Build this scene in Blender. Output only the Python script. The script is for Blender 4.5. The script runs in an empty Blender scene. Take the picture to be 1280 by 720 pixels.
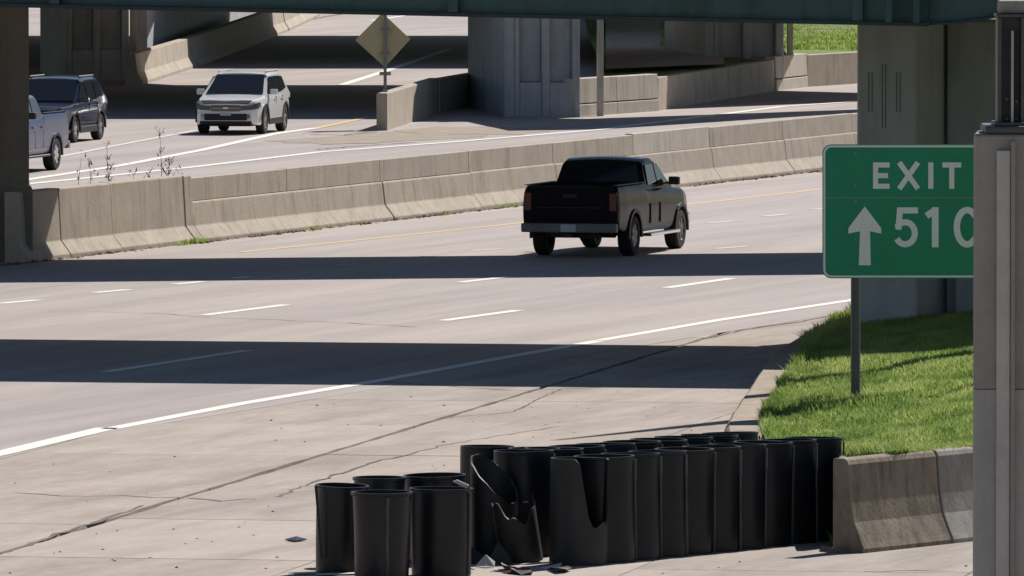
import bpy, bmesh, math, random
import numpy as np
from mathutils import Vector, Matrix
random.seed(7); rng = np.random.default_rng(11)
R = math.radians
S = bpy.context.scene
C = S.collection

# ------------------------------------------------------------------ camera
F = 13000.0; H = 8.7                       # focal length in 1280-wide pixels, camera height
PIT = math.atan(590.0 / F)
cd = bpy.data.cameras.new('camera'); cam = bpy.data.objects.new('camera', cd); C.objects.link(cam)
cd.sensor_width = 36; cd.lens = F / 1280 * 36; cd.clip_start = 1; cd.clip_end = 6000
cam.location = (0, 0, H); cam.rotation_euler = (R(90) - PIT, 0, 0)
S.camera = cam
# ------------------------------------------------------------------ light
SX, SY = 0.55, 0.96                        # sun stands right and behind: shadow shift per metre of height
EL = math.atan(1 / math.hypot(SX, SY)); AZ = math.atan2(SX, SY)
w = bpy.data.worlds.new('World'); S.world = w; w.use_nodes = True
nt = w.node_tree; bg = nt.nodes['Background']; sk = nt.nodes.new('ShaderNodeTexSky')
sk.sky_type = 'NISHITA'; sk.sun_disc = False; sk.sun_elevation = EL; sk.sun_rotation = AZ
sk.air_density = 1.0; sk.dust_density = 0.3; sk.ozone_density = 2.5
nt.links.new(sk.outputs[0], bg.inputs[0]); bg.inputs[1].default_value = 0.05
sl = bpy.data.lights.new('sun', 'SUN'); sl.energy = 5.0; sl.angle = R(0.5); sl.color = (1, .945, .88)
so = bpy.data.objects.new('sun', sl); C.objects.link(so); so.location = (60, 60, 80)
so.rotation_euler = Vector((-SX, -SY, -1)).to_track_quat('-Z', 'Y').to_euler()
S.view_settings.view_transform = 'Standard'; S.view_settings.look = 'None'
S.view_settings.exposure = 0.24; S.view_settings.gamma = 1

# ------------------------------------------------------------------ projection helpers (pixel of the 1280x720 photo -> world)
def ray(px, py):
    a = (px - 640) / F; b = (360 - py) / F
    return Vector((a, math.cos(PIT) + b * math.sin(PIT), -math.sin(PIT) + b * math.cos(PIT)))
def G(px, py, z=0.0):
    d = ray(px, py); t = (z - H) / d.z
    return Vector((d.x * t, d.y * t, z))
def P(px, py, y):
    d = ray(px, py); t = y / d.y
    return Vector((d.x * t, y, H + d.z * t))
TH = R(18)
UX, UY = math.sin(TH), math.cos(TH)
def UV(u, v, z=0.0): return Vector((u * UX + v * UY, u * UY - v * UX, z))
def uv(p): return (p.x * UX + p.y * UY, p.x * UY - p.y * UX)

# ------------------------------------------------------------------ materials
def mat(name, col, rough=.85, var=.12, scale=2.0, bump=0.0, bscale=40, metal=0.0, fine=.5,
        stretch=(1, 1, 1), rotz=0, col2=None, spec=.5, coat=0, stain=None, emit=None, local=False):
    m = bpy.data.materials.new(name); m.use_nodes = True
    n = m.node_tree.nodes; L = m.node_tree.links
    b = n['Principled BSDF']; b.inputs['Roughness'].default_value = rough
    b.inputs['Metallic'].default_value = metal; b.inputs['Specular IOR Level'].default_value = spec
    if 'black_car' in name: b.inputs['IOR'].default_value = 1.3
    if coat: b.inputs['Coat Weight'].default_value = coat; b.inputs['Coat Roughness'].default_value = .05
    if local:
        g = n.new('ShaderNodeTexCoord'); src = g.outputs['Object']
    else:
        g = n.new('ShaderNodeNewGeometry'); src = g.outputs['Position']
    mp = n.new('ShaderNodeMapping'); mp.vector_type = 'TEXTURE'
    L.new(src, mp.inputs['Vector'])
    mp.inputs['Rotation'].default_value = (0, 0, rotz); mp.inputs['Scale'].default_value = stretch
    def noise(sc, det=6, v=mp.outputs[0]):
        t = n.new('ShaderNodeTexNoise'); t.inputs['Scale'].default_value = sc; t.inputs['Detail'].default_value = det
        t.inputs['Roughness'].default_value = .62; L.new(v, t.inputs['Vector']); return t
    def ramp(fac, lo, hi, c0, c1):
        r = n.new('ShaderNodeValToRGB'); r.color_ramp.elements[0].position = lo; r.color_ramp.elements[1].position = hi
        r.color_ramp.elements[0].color = (*c0, 1); r.color_ramp.elements[1].color = (*c1, 1)
        L.new(fac, r.inputs[0]); return r
    c = Vector(col); c2 = Vector(col2) if col2 else c
    n1 = noise(scale)
    r1 = ramp(n1.outputs[0], .3, .7, c * (1 - var), c2 * (1 + var))
    n2 = noise(scale * 9, 4)
    r2 = ramp(n2.outputs[0], .3, .7, (1 - var * fine,) * 3, (1 + var * fine,) * 3)
    mx = n.new('ShaderNodeMix'); mx.data_type = 'RGBA'; mx.blend_type = 'MULTIPLY'; mx.inputs['Factor'].default_value = 1
    L.new(r1.outputs[0], mx.inputs[6]); L.new(r2.outputs[0], mx.inputs[7])
    out = mx.outputs[2]
    if stain:      # (scale, stretch, lo, hi, colour multiplier)
        ms = n.new('ShaderNodeMapping'); ms.vector_type = 'TEXTURE'; L.new(src, ms.inputs['Vector'])
        ms.inputs['Scale'].default_value = stain[1]; ms.inputs['Rotation'].default_value = (0, 0, rotz)
        n3 = noise(stain[0], 5, ms.outputs[0]); r3 = ramp(n3.outputs[0], stain[2], stain[3], (1, 1, 1), stain[4])
        mx2 = n.new('ShaderNodeMix'); mx2.data_type = 'RGBA'; mx2.blend_type = 'MULTIPLY'; mx2.inputs['Factor'].default_value = 1
        L.new(out, mx2.inputs[6]); L.new(r3.outputs[0], mx2.inputs[7]); out = mx2.outputs[2]
    L.new(out, b.inputs['Base Color'])
    if bump:
        nb = noise(bscale, 5, src); bp = n.new('ShaderNodeBump'); bp.inputs['Strength'].default_value = bump
        bp.inputs['Distance'].default_value = .02; L.new(nb.outputs[0], bp.inputs['Height']); L.new(bp.outputs[0], b.inputs['Normal'])
    return m

M = {}
M['road'] = mat('road_concrete', (.365, .316, .294), .8, .13, .9, .25, 12, stretch=(1, 14, 1), rotz=-TH,
                stain=(.55, (1, 22, 1), .42, .74, (.74, .74, .77)))
M['slab'] = mat('shoulder_concrete', (.358, .30, .258), .88, .20, .8, .4, 14, stretch=(1, 4, 1), rotz=-TH,
                stain=(.8, (1, 7, 1), .48, .72, (.70, .68, .66)))
M['slab_pale'] = mat('pale_shoulder_concrete', (.405, .345, .297), .88, .12, .9, .3, 14, stretch=(1, 4, 1), rotz=-TH,
                     stain=(.9, (1, 7, 1), .48, .70, (.72, .70, .68)))
M['slab_worn'] = mat('worn_shoulder_concrete', (.345, .298, .26), .88, .16, .9, .35, 14, stretch=(1, 4, 1), rotz=-TH,
                     stain=(1.1, (1, 8, 1), .45, .68, (.68, .67, .66)))
M['gore_dirt'] = mat('gore_dirt', (.31, .26, .205), .95, .22, 1.4, .3, 12)
M['joint'] = mat('joint_dirt', (.13, .11, .09), .95, .3, 3)
M['patch'] = mat('patched_asphalt', (.24, .22, .20), .9, .2, 3, .4, 20)
M['paint'] = mat('white_road_paint', (.78, .76, .70), .7, .08, 3, stain=(3, (1, 1, 1), .5, .75, (.8, .78, .75)))
M['paint_old'] = mat('faded_road_paint', (.62, .59, .54), .75, .14, 3, stain=(3, (1, 1, 1), .45, .7, (.72, .7, .68)))
M['yellow'] = mat('yellow_road_paint', (.62, .44, .20), .75, .12, 3, stain=(3, (1, 1, 1), .5, .7, (.8, .8, .8)))
M['barrier'] = mat('barrier_concrete', (.425, .365, .295), .9, .13, 1.2, .3, 18,
                   stain=(1.4, (.35, .35, 3.2), .50, .72, (.70, .68, .65)))
M['barrier_pale'] = mat('new_barrier_concrete', (.50, .46, .39), .9, .1, 1.6, .2, 18,
                        stain=(2.6, (.3, .3, 4), .5, .7, (.72, .7, .68)))
M['barrier_brown'] = mat('stained_barrier_concrete', (.25, .205, .155), .9, .18, 1.6, .35, 18,
                         stain=(2.2, (.4, .4, 1.6), .48, .66, (.6, .57, .54)))
M['barrier_grey'] = mat('grey_barrier_concrete', (.33, .31, .28), .9, .15, 1.5, .3, 18,
                        stain=(1.6, (.5, .5, 1.3), .45, .7, (.66, .64, .62)))
M['kerb'] = mat('kerb_concrete', (.34, .275, .21), .9, .14, 1.8, .4, 16, stain=(2.5, (1, 1, 1), .5, .7, (.72, .69, .65)))
M['pier'] = mat('pier_concrete', (.43, .435, .44), .9, .12, .9, .25, 12, stain=(1.2, (.4, .4, 4), .5, .75, (.72, .72, .74)))
M['pier_pale'] = mat('pale_pier_concrete', (.52, .525, .52), .9, .08, .9, .25, 12, stain=(1.2, (.4, .4, 4), .5, .75, (.78, .78, .8)))
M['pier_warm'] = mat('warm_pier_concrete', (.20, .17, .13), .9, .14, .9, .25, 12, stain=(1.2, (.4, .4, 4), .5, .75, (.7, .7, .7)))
M['groove'] = mat('groove_dark', (.2, .2, .2), .95, .1, 3)
M['teal'] = mat('teal_girder_paint', (.055, .125, .125), .55, .15, 1.5, stain=(1.2, (.5, 1, 3), .5, .75, (.55, .5, .45)))
M['teal_shade'] = mat('flange_shade', (.035, .05, .05), .6, .2, 2)  # shadow side of the girder put into the flange colour
M['deck'] = mat('deck_concrete', (.32, .30, .27), .9, .12, .8, .2, 10)
M['terrain'] = mat('terrain_grass', (.10, .16, .03), .95, .25, .25, .5, 6, col2=(.14, .2, .04))
M['turf'] = mat('turf_soil', (.09, .13, .03), .95, .3, 1.5, .4, 10)
M['galv'] = mat('galvanised_steel', (.30, .30, .30), .5, .12, 2, metal=.6)
M['post'] = mat('dark_steel_post', (.19, .185, .18), .6, .15, 2, metal=.2)
M['sign_back'] = mat('sign_back_metal', (.40, .35, .20), .5, .05, 2, metal=.1)
M['sign_green'] = mat('sign_green', (.007, .28, .15), .45, .06, 1.2, stain=(1.5, (1, 1, 1), .5, .8, (.9, .9, .9)))
M['sign_white'] = mat('sign_white', (.90, .90, .88), .5, .04, 3)
M['plastic'] = mat('black_barrel_plastic', (.0095, .011, .0155), .34, .35, 2.2, .12, 6, spec=.35,
                   stain=(1.6, (1, 1, 2), .55, .8, (1.7, 1.6, 1.5)))
M['plastic_worn'] = mat('worn_barrel_plastic', (.016, .016, .0165), .55, .35, 2.2, .15, 6,
                        stain=(2.5, (1, 1, 2), .5, .75, (1.8, 1.6, 1.4)))
M['plastic_lit_seam'] = mat('sunlit_seam_grey', (.06, .056, .052), .6, .4, 3)  # pale grey puts the sunlit barrel edge into the colour
M['shard'] = mat('pale_debris', (.55, .52, .47), .7, .1, 4)
M['dirt'] = mat('dirt_clods', (.13, .10, .065), .95, .35, 4)
M['tyre'] = mat('tyre_rubber', (.014, .014, .014), .85, .1, 5)
M['rim'] = mat('alloy_rim', (.55, .55, .56), .3, .05, 5, metal=.8)
M['rim_dark'] = mat('dark_rim', (.10, .10, .10), .45, .1, 5, metal=.5)
M['glass'] = mat('car_glass', (.008, .010, .012), .06, .05, 5, spec=.6)
M['trim'] = mat('black_trim', (.016, .016, .017), .55, .1, 5)
M['chrome'] = mat('chrome', (.6, .6, .6), .15, .02, 5, metal=1)
M['lamp'] = mat('head_lamp', (.30, .31, .33), .15, .1, 8, spec=.7)
M['lamp_smoke'] = mat('smoked_head_lamp', (.06, .065, .07), .12, .1, 8, spec=.7)
M['tail'] = mat('tail_lamp', (.10, .006, .008), .2, .05, 8)
M['plate'] = mat('number_plate', (.55, .55, .56), .5, .05, 8)
M['white_car'] = mat('white_car_paint', (.74, .74, .73), .28, .02, 2, coat=.6)
M['black_car'] = mat('black_car_paint', (.006, .007, .010), .18, .1, 2, spec=.13, coat=0)
M['navy_car'] = mat('navy_car_paint', (.010, .014, .040), .2, .1, 2, coat=.5)
M['blue_car'] = mat('blue_grey_car_paint', (.028, .036, .12), .3, .05, 2, coat=.2)
M['stalk'] = mat('dry_weed', (.13, .11, .05), .9, .2, 5)
M['post_concrete'] = mat('column_weathered', (.31, .285, .265), .9, .14, 1.2, .2, 10, stain=(2, (1, 1, 5), .5, .75, (.75, .74, .73)))
M['post_grey'] = mat('column_grey_paint', (.37, .36, .35), .85, .12, 1.2, .2, 10, stain=(2, (1, 1, 5), .5, .75, (.8, .8, .8)))
M['post_light'] = mat('column_pale_strip', (.50, .485, .465), .85, .12, 1.2, .2, 10, stain=(2, (1, 1, 5), .5, .75, (.8, .78, .76)))
M['steel'] = mat('bracket_steel', (.10, .10, .11), .5, .2, 4, metal=.5)
def grass_mat():
    m = bpy.data.materials.new('grass_blades'); m.use_nodes = True
    n = m.node_tree.nodes; L = m.node_tree.links; b = n['Principled BSDF']
    a = n.new('ShaderNodeAttribute'); a.attribute_name = 'tint'
    g = n.new('ShaderNodeNewGeometry'); t = n.new('ShaderNodeTexNoise'); t.inputs['Scale'].default_value = .9; t.inputs['Detail'].default_value = 4
    mpg = n.new('ShaderNodeMapping'); mpg.inputs['Scale'].default_value = (1.3, .35, 1)
    L.new(g.outputs['Position'], mpg.inputs['Vector']); L.new(mpg.outputs[0], t.inputs['Vector'])
    mm_ = n.new('ShaderNodeMath'); mm_.operation = 'MULTIPLY_ADD'; mm_.inputs[1].default_value = 1.9; mm_.inputs[2].default_value = -.45; L.new(t.outputs[0], mm_.inputs[0])
    ad = n.new('ShaderNodeMath'); ad.operation = 'ADD'; L.new(a.outputs['Fac'], ad.inputs[0]); L.new(mm_.outputs[0], ad.inputs[1])
    r = n.new('ShaderNodeValToRGB'); L.new(ad.outputs[0], r.inputs[0])
    e = r.color_ramp.elements; e[0].position = .3; e[0].color = (.13, .20, .045, 1); e[1].position = 1.35 / 1.4; e[1].color = (.45, .50, .17, 1)
    x = r.color_ramp.elements.new(.65); x.color = (.25, .36, .085, 1)
    L.new(r.outputs[0], b.inputs['Base Color']); b.inputs['Roughness'].default_value = .6
    tr = n.new('ShaderNodeBsdfTranslucent'); L.new(r.outputs[0], tr.inputs[0])
    ms = n.new('ShaderNodeMixShader'); ms.inputs[0].default_value = .5
    L.new(b.outputs[0], ms.inputs[1]); L.new(tr.outputs[0], ms.inputs[2]); L.new(ms.outputs[0], n['Material Output'].inputs[0])
    return m
M['grass'] = grass_mat()

# ------------------------------------------------------------------ object helpers
def link(name, me, parent=None):
    o = bpy.data.objects.new(name, me); C.objects.link(o)
    if parent is not None: o.parent = parent
    return o
def tag(o, label=None, cat=None, group=None, kind=None):
    if label: o['label'] = label
    if cat: o['category'] = cat
    if group: o['group'] = group
    if kind: o['kind'] = kind
    return o
def thing(name, label, cat, loc=(0, 0, 0), rz=0, group=None):
    o = bpy.data.objects.new(name, None); C.objects.link(o); o.location = loc; o.rotation_euler = (0, 0, rz)
    o.empty_display_size = .2
    return tag(o, label, cat, group)
def mesh(name, vs, fs, m, parent=None, smooth=False, bevel=0, seg=1, angle=35):
    me = bpy.data.meshes.new(name)
    bm = bmesh.new(); bv = [bm.verts.new(v) for v in vs]
    for f in fs:
        try: bm.faces.new([bv[i] for i in f])
        except ValueError: pass
    bmesh.ops.recalc_face_normals(bm, faces=bm.faces)
    if bevel:
        ed = [e for e in bm.edges if len(e.link_faces) == 2 and e.calc_face_angle(0) > R(30)]
        bmesh.ops.bevel(bm, geom=ed, offset=bevel, segments=seg, affect='EDGES', profile=.6, clamp_overlap=True)
    if smooth:
        for f in bm.faces: f.smooth = True
        for e in bm.edges:
            if len(e.link_faces) == 2 and e.calc_face_angle(0) > R(angle): e.smooth = False
    bm.to_mesh(me); bm.free()
    me.materials.append(M[m] if isinstance(m, str) else m)
    return link(name, me, parent)
BF = [(0, 1, 2, 3), (7, 6, 5, 4), (0, 4, 5, 1), (1, 5, 6, 2), (2, 6, 7, 3), (3, 7, 4, 0)]
def box(name, x0, x1, y0, y1, z0, z1, m, parent=None, bevel=0, **k):
    vs = [(x0, y0, z0), (x1, y0, z0), (x1, y1, z0), (x0, y1, z0), (x0, y0, z1), (x1, y0, z1), (x1, y1, z1), (x0, y1, z1)]
    return mesh(name, vs, BF, m, parent, bevel=bevel, **k)
def prism(name, poly, vec, m, parent=None, bevel=0, **k):
    """poly: list of 3-D points, extruded by vec"""
    n = len(poly); vec = Vector(vec)
    vs = [Vector(p) for p in poly] + [Vector(p) + vec for p in poly]
    fs = [tuple(range(n)), tuple(range(2 * n - 1, n - 1, -1))] + [(i, (i + 1) % n, n + (i + 1) % n, n + i) for i in range(n)]
    return mesh(name, vs, fs, m, parent, bevel=bevel, **k)
def sheet(name, poly, z, m, parent=None):
    return mesh(name, [(p[0], p[1], z) for p in poly], [tuple(range(len(poly)))], m, parent)
def lathe(name, prof, m, parent=None, n=28, axis='z', smooth=True, loc=(0, 0, 0), closed=False, angle=35):
    vs = []; fs = []; k = len(prof)
    for i in range(n):
        a = 2 * math.pi * i / n; c, s = math.cos(a), math.sin(a)
        for r, h in prof:
            p = (r * c, r * s, h) if axis == 'z' else (r * c, h, r * s)
            vs.append((p[0] + loc[0], p[1] + loc[1], p[2] + loc[2]))
    for i in range(n):
        j = (i + 1) % n
        for q in range(k if closed else k - 1):
            q2 = (q + 1) % k; fs.append((i * k + q, j * k + q, j * k + q2, i * k + q2))
    if not closed:
        fs.append(tuple(i * k for i in range(n))); fs.append(tuple(i * k + k - 1 for i in range(n)))
    return mesh(name, vs, fs, m, parent, smooth=smooth, angle=angle)

# ================================================================== THE SETTING
terrain = sheet('ground', [(-900, -60), (900, -60), (900, 2500), (-900, 2500)], -.16, 'terrain'); tag(terrain, kind='structure')
def uvsheet(name, u0, u1, v0, v1, z, m):
    return tag(sheet(name, [UV(u0, v0), UV(u1, v0), UV(u1, v1), UV(u0, v1)], z, m), kind='structure')
main_road = uvsheet('main_road', 20, 700, -71.9, -50.75, 0, 'road')
opp_road = uvsheet('opposite_road', 20, 900, -190, -71.94, -.004, 'road')
shoulder = uvsheet('shoulder', 20, 700, -50.9, -12, -.05, 'joint')

uvsheet('ramp_bounce_sheet', 20, 420, -11.96, 16, -.01, 'slab')  # unseen paving added to keep green bounce off the column
uvsheet('apron_bounce_sheet', 20, 84, -50.7, -12.04, -.01, 'slab')  # more unseen paving, added to neutralise the light bounced up here
# shoulder slabs: real slabs with open joints between them (children of the shoulder)
J0 = Vector((-6.04, 122.6)); JD = Vector((6.78, 37.1)).normalized(); JN = Vector((JD.y, -JD.x))
def clip_left(poly):      # keep the part right of the main road's edge (v > -50.74)
    out = []; n = len(poly); f = lambda p: uv(p)[1] + 50.74
    for i in range(n):
        a, b = poly[i], poly[(i + 1) % n]; fa, fb = f(a), f(b)
        if fa >= 0: out.append(a)
        if (fa >= 0) != (fb >= 0): out.append(a.lerp(b, fa / (fa - fb)))
    return out
def slab_rows():
    rows = [(-8.2, -4.112), (-4.10, -.03), (.03, 3.9), (3.912, 7.8), (7.812, 11.7), (11.712, 15.6), (15.612, 19.5)]
    for ri, (v0, v1) in enumerate(rows):
        u = -34 + ri * .15
        while u < 95:
            L = 6.3 + rng.uniform(-.5, .9); n = 10
            def pt(k, v): q = J0 + JD * k + JN * v; return Vector((q.x, q.y, 0))
            e0 = [pt(u + .008 + (L - .018) * i / n, v0 + rng.uniform(0, .012 if ri != 2 else .05)) for i in range(n + 1)]
            e1 = [pt(u + .008 + (L - .018) * i / n, v1 - rng.uniform(0, .012 if ri != 1 else .05)) for i in range(n + 1)]
            zz = rng.uniform(-.003, .002); poly = clip_left(e0 + e1[::-1]); c = pt(u + L / 2, (v0 + v1) / 2)
            if len(poly) > 2 and 85 < c.y < 205 and -14 < c.x < 16:
                prism('concrete_slab', [Vector((p.x, p.y, zz - .06)) for p in poly], (0, 0, .06), ('slab', 'slab_pale', 'slab', 'slab_worn')[int(rng.integers(0, 4))], shoulder)
            u += L
slab_rows()
# cracks: thin irregular dark fillings
def crack(pts, width, parent, z=.005, m='joint'):
    fine = []
    for (a, b) in zip(pts[:-1], pts[1:]):
        A, B = G(*a), G(*b); n = max(3, int((B - A).length / .35))
        for i in range(n): fine.append(A.lerp(B, i / n) + Vector((rng.normal(0, .025), rng.normal(0, .09), 0)))
    fine.append(G(*pts[-1])); vs = []; fs = []
    for i, p in enumerate(fine):
        t = (fine[min(i + 1, len(fine) - 1)] - fine[max(i - 1, 0)]).normalized(); nn = Vector((-t.y, t.x, 0))
        ww = width * rng.uniform(.35, 1.1) / 2
        vs += [(p + nn * ww) + Vector((0, 0, z)), (p - nn * ww) + Vector((0, 0, z))]
        if i: fs.append((2 * i - 2, 2 * i - 1, 2 * i + 1, 2 * i))
    return mesh('crack', vs, fs, m, parent)
crack([(0, 692), (105, 658), (178, 632)], .10, shoulder)
crack([(345, 622), (400, 600), (470, 577), (560, 556)], .06, shoulder)
crack([(560, 556), (640, 543), (700, 533)], .04, shoulder)
crack([(235, 623), (275, 626), (320, 624)], .12, shoulder)
crack([(20, 616), (110, 621), (230, 622)], .06, shoulder)
crack([(560, 523), (640, 515), (700, 487)], .05, shoulder)
crack([(700, 478), (850, 432)], .05, shoulder)
crack([(880, 424), (930, 412), (1000, 402), (1045, 394)], .06, shoulder)
crack([(480, 477), (640, 488), (860, 482)], .05, shoulder)
crack([(255, 397), (330, 399), (420, 403), (520, 409)], .05, main_road, m='patch')
crack([(60, 389), (200, 392), (262, 397)], .05, main_road, m='patch')
crack([(1080, 716), (1140, 712), (1215, 716)], .05, shoulder)

# painted lines (children of the road they lie on)
def stripe(name, pts, width, m, parent, z=.005):
    vs = []; fs = []
    W = [G(*p) for p in pts]
    for i, p in enumerate(W):
        t = (W[min(i + 1, len(W) - 1)] - W[max(i - 1, 0)]).normalized(); nn = Vector((-t.y, t.x, 0)) * width / 2
        vs += [p + nn + Vector((0, 0, z)), p - nn + Vector((0, 0, z))]
        if i: fs.append((2 * i - 2, 2 * i - 1, 2 * i + 1, 2 * i))
    return mesh(name, vs, fs, m, parent)
stripe('edge_line', [(-160, 601), (0, 567), (135, 535)], .34, 'paint', main_road)
stripe('edge_line', [(136, 536.5), (300, 505), (480, 475), (620, 449), (750, 426)], .26, 'paint', main_road)
stripe('edge_line', [(750.5, 425.5), (900, 400), (1060, 376), (1300, 340)], .24, 'paint', main_road)
for a, b in (((132, 465), (310, 438)), ((553, 401), (648, 388)), ((833, 360), (915, 348)), ((255, 394), (358, 381)), ((575, 353), (636, 346)),
             ((0, 379.5), (49, 375)), ((117, 366), (162, 362)), ((218, 355.5), (255, 352)), ((290, 348), (312, 346)),
             ((-70, 495), (-160, 509)), ((-40, 433), (-110, 443))):
    stripe('lane_dash', [a, b], .24, 'paint', main_road)
for a, b in (((413, 332.5), (450, 330)), ((500, 323), (540, 320)), ((588, 313.5), (627, 311)), ((885, 279), (920, 276)), ((955, 270.5), (985, 267.5)),
             ((893, 311), (935, 308)), ((1015, 262), (1040, 260)), ((1090, 296), (1140, 290))):
    stripe('lane_dash', [a, b], .22, 'paint_old', main_road)
stripe('yellow_line', [(-40, 349), (12, 345)], .22, 'yellow', main_road)
stripe('yellow_line', [(300, 315.5), (450, 300), (640, 280), (860, 256), (1025, 237), (1200, 216)], .2, 'yellow', main_road)
stripe('edge_line', [(-60, 239), (45, 229), (240, 209), (400, 190), (560, 178), (750, 162), (980, 133), (1068, 127), (1250, 112)], .3, 'paint', opp_road)
stripe('edge_line', [(-20, 233), (45, 223), (150, 207), (250, 188), (345, 167), (395, 160)], .3, 'paint', opp_road)
stripe('yellow_line', [(396, 160), (430, 153), (463, 146)], .26, 'yellow', opp_road)
stripe('lane_line', [(75, 196), (150, 181), (245, 163)], .22, 'paint_old', opp_road)
stripe('lane_line', [(425, 107), (478, 90), (560, 62)], .3, 'paint', opp_road)
stripe('lane_line', [(464, 26), (516, 18)], .3, 'paint', opp_road)
crack([(355, 31), (400, 22), (430, 17)], .25, opp_road)
# gore paving dirt beside the diamond sign
def blob(px, py, a, b, m, parent, z):
    c = G(px, py); pts = []
    for i in range(18):
        t = 2 * math.pi * i / 18; k = rng.uniform(.7, 1.2)
        p = Vector((c.x + a * math.cos(t) * k, c.y + b * math.sin(t) * k)); pts.append((p.x, p.y))
    sheet('worn_patch', pts, z, m, parent)
blob(500, 171, 2.2, 4.2, 'gore_dirt', opp_road, .002); blob(600, 163, 2.3, 4.0, 'gore_dirt', opp_road, .0025); blob(425, 176, 2.0, 3.0, 'gore_dirt', opp_road, .003)
crack([(386, 168), (430, 169), (470, 165)], .2, opp_road); crack([(395, 187), (440, 183), (520, 178)], .12, opp_road)

# ------------------------------------------------------------------ grass island in the gore
kp = [G(1057, 688)] + [G(*p) for p in ((905, 560), (916, 540), (945, 490), (964, 457), (990, 437), (1052, 398))]
kp[0] = Vector((4.02, 123.3, 0)); kp[1] = Vector((2.86, 141, 0)); kp[1:1] = [Vector((4.0, 126.6, 0)), Vector((3.15, 129.4, 0)), Vector((2.78, 133.5, 0))]
kp += [Vector((kp[-1].x + UX * 30, kp[-1].y + UY * 30, 0))]
def xl(y):
    for a, b in zip(kp[:-1], kp[1:]):
        if y <= b.y: return a.x + (b.x - a.x) * (y - a.y) / (b.y - a.y)
    return kp[-1].x
def kh(y): return float(np.interp(y, [120, 124, 128, 133, 147, 160, 170, 190], [1.02, .98, .78, .55, .33, .25, .15, .10]))
fb0 = Vector((3.96, 122.75)); fdir = Vector((.56, .83)).normalized()
def gz(x, y):
    return kh(y) + .10 * min(max(0, x - xl(y)), 4) + .03 * math.sin(x * 2.1 + y * .7) + .02 * math.sin(y * 1.7 - x)
def in_front(x, y):   # signed distance to the right of the front barrier's back
    nrm = Vector((fdir.y, -fdir.x)); return (Vector((x, y)) - fb0).dot(nrm)
gv = []; gf = []; ys = np.linspace(123.95, 212, 90); NX = 16
for y in ys:
    xr = min(15, 3.96 + max(0, (y - 122.75)) * fdir.x / fdir.y - .05); xr = max(xr, xl(y) + .58)
    for i in range(NX):
        x = xl(y) + .5 + (xr - xl(y) - .5) * i / (NX - 1); gv.append((x, y, gz(x, y)))
for j in range(len(ys) - 1):
    for i in range(NX - 1):
        a = j * NX + i; gf.append((a, a + 1, a + NX + 1, a + NX))
island = tag(mesh('grass_island', gv, gf, 'turf', smooth=True), kind='structure')

def blades(name, pts, hts, wid, seed, label):
    r = np.random.default_rng(seed); n = len(pts)
    pts = np.asarray(pts, dtype=np.float64); hts = np.asarray(hts)
    ang = r.uniform(0, math.pi * 2, n); lean = r.normal(0, .34, (n, 2)) * hts[:, None]
    w = wid * r.uniform(.6, 1.3, n)
    dx = np.cos(ang) * w / 2; dy = np.sin(ang) * w / 2
    v = np.zeros((n, 5, 3))
    v[:, 0] = pts - np.stack([dx, dy, np.full(n, .02)], 1); v[:, 1] = pts + np.stack([dx, dy, np.full(n, -.02)], 1)
    mid = pts + np.stack([lean[:, 0] * .35, lean[:, 1] * .35, hts * .6], 1)
    v[:, 2] = mid + np.stack([dx * .8, dy * .8, np.zeros(n)], 1); v[:, 3] = mid - np.stack([dx * .8, dy * .8, np.zeros(n)], 1)
    v[:, 4] = pts + np.stack([lean[:, 0], lean[:, 1], hts * .95], 1)
    base = (np.arange(n) * 5)[:, None]
    q = base + np.array([[0, 1, 2, 3]]); t = base + np.array([[3, 2, 4]])
    me = bpy.data.meshes.new(name)
    me.vertices.add(n * 5); me.vertices.foreach_set('co', v.ravel())
    loops = np.concatenate([q.ravel(), t.ravel()]).astype(np.int32)
    me.loops.add(len(loops)); me.loops.foreach_set('vertex_index', loops)
    me.polygons.add(2 * n)
    st = np.concatenate([np.arange(n) * 4, 4 * n + np.arange(n) * 3]).astype(np.int32)
    me.polygons.foreach_set('loop_start', st)
    me.update(calc_edges=True); me.validate()
    at = me.attributes.new('tint', 'FLOAT', 'POINT'); at.data.foreach_set('value', np.repeat(r.normal(.2, .12, n), 5).astype(np.float32))
    me.materials.append(M['grass'])
    return tag(link(name, me), label, 'grass', kind='stuff')
pts = []; hts = []
def patchiness(x, y): return .5 + .5 * math.sin(x * 3.1 + 1.3 * math.sin(y * .9)) * math.sin(y * .8 + x)
while len(pts) < 190000:
    y = 122.9 + (rng.random() ** 1.25) * 66; xr = min(12.5, 3.96 + (y - 122.75) * fdir.x / fdir.y)
    x0 = xl(y) + .50 - .22 * min(1, max(0, (y - 163) / 6))
    x = x0 + rng.random() * max(.05, min(xr, x0 + 5.2) - x0)
    if x > 8.2 * y / 160 + .2 or x > xr - .03: continue
    pts.append((x, y, gz(x, y))); k = patchiness(x, y)
    h = rng.uniform(.045, .11) * (1 + .35 * k)
    if abs(x - 4.68) < .7 and abs(y - 142.3) < 1.6: h *= 1.7
    if x - xl(y) < .70: h *= 1.0 + .9 * abs(math.sin(y * 1.3) * math.sin(y * .41)) + (.5 if y > 163 else 0)
    hts.append(h)
blades('grass', pts, hts, .018, 3, 'short green grass covering the gore island under the exit sign')
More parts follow.
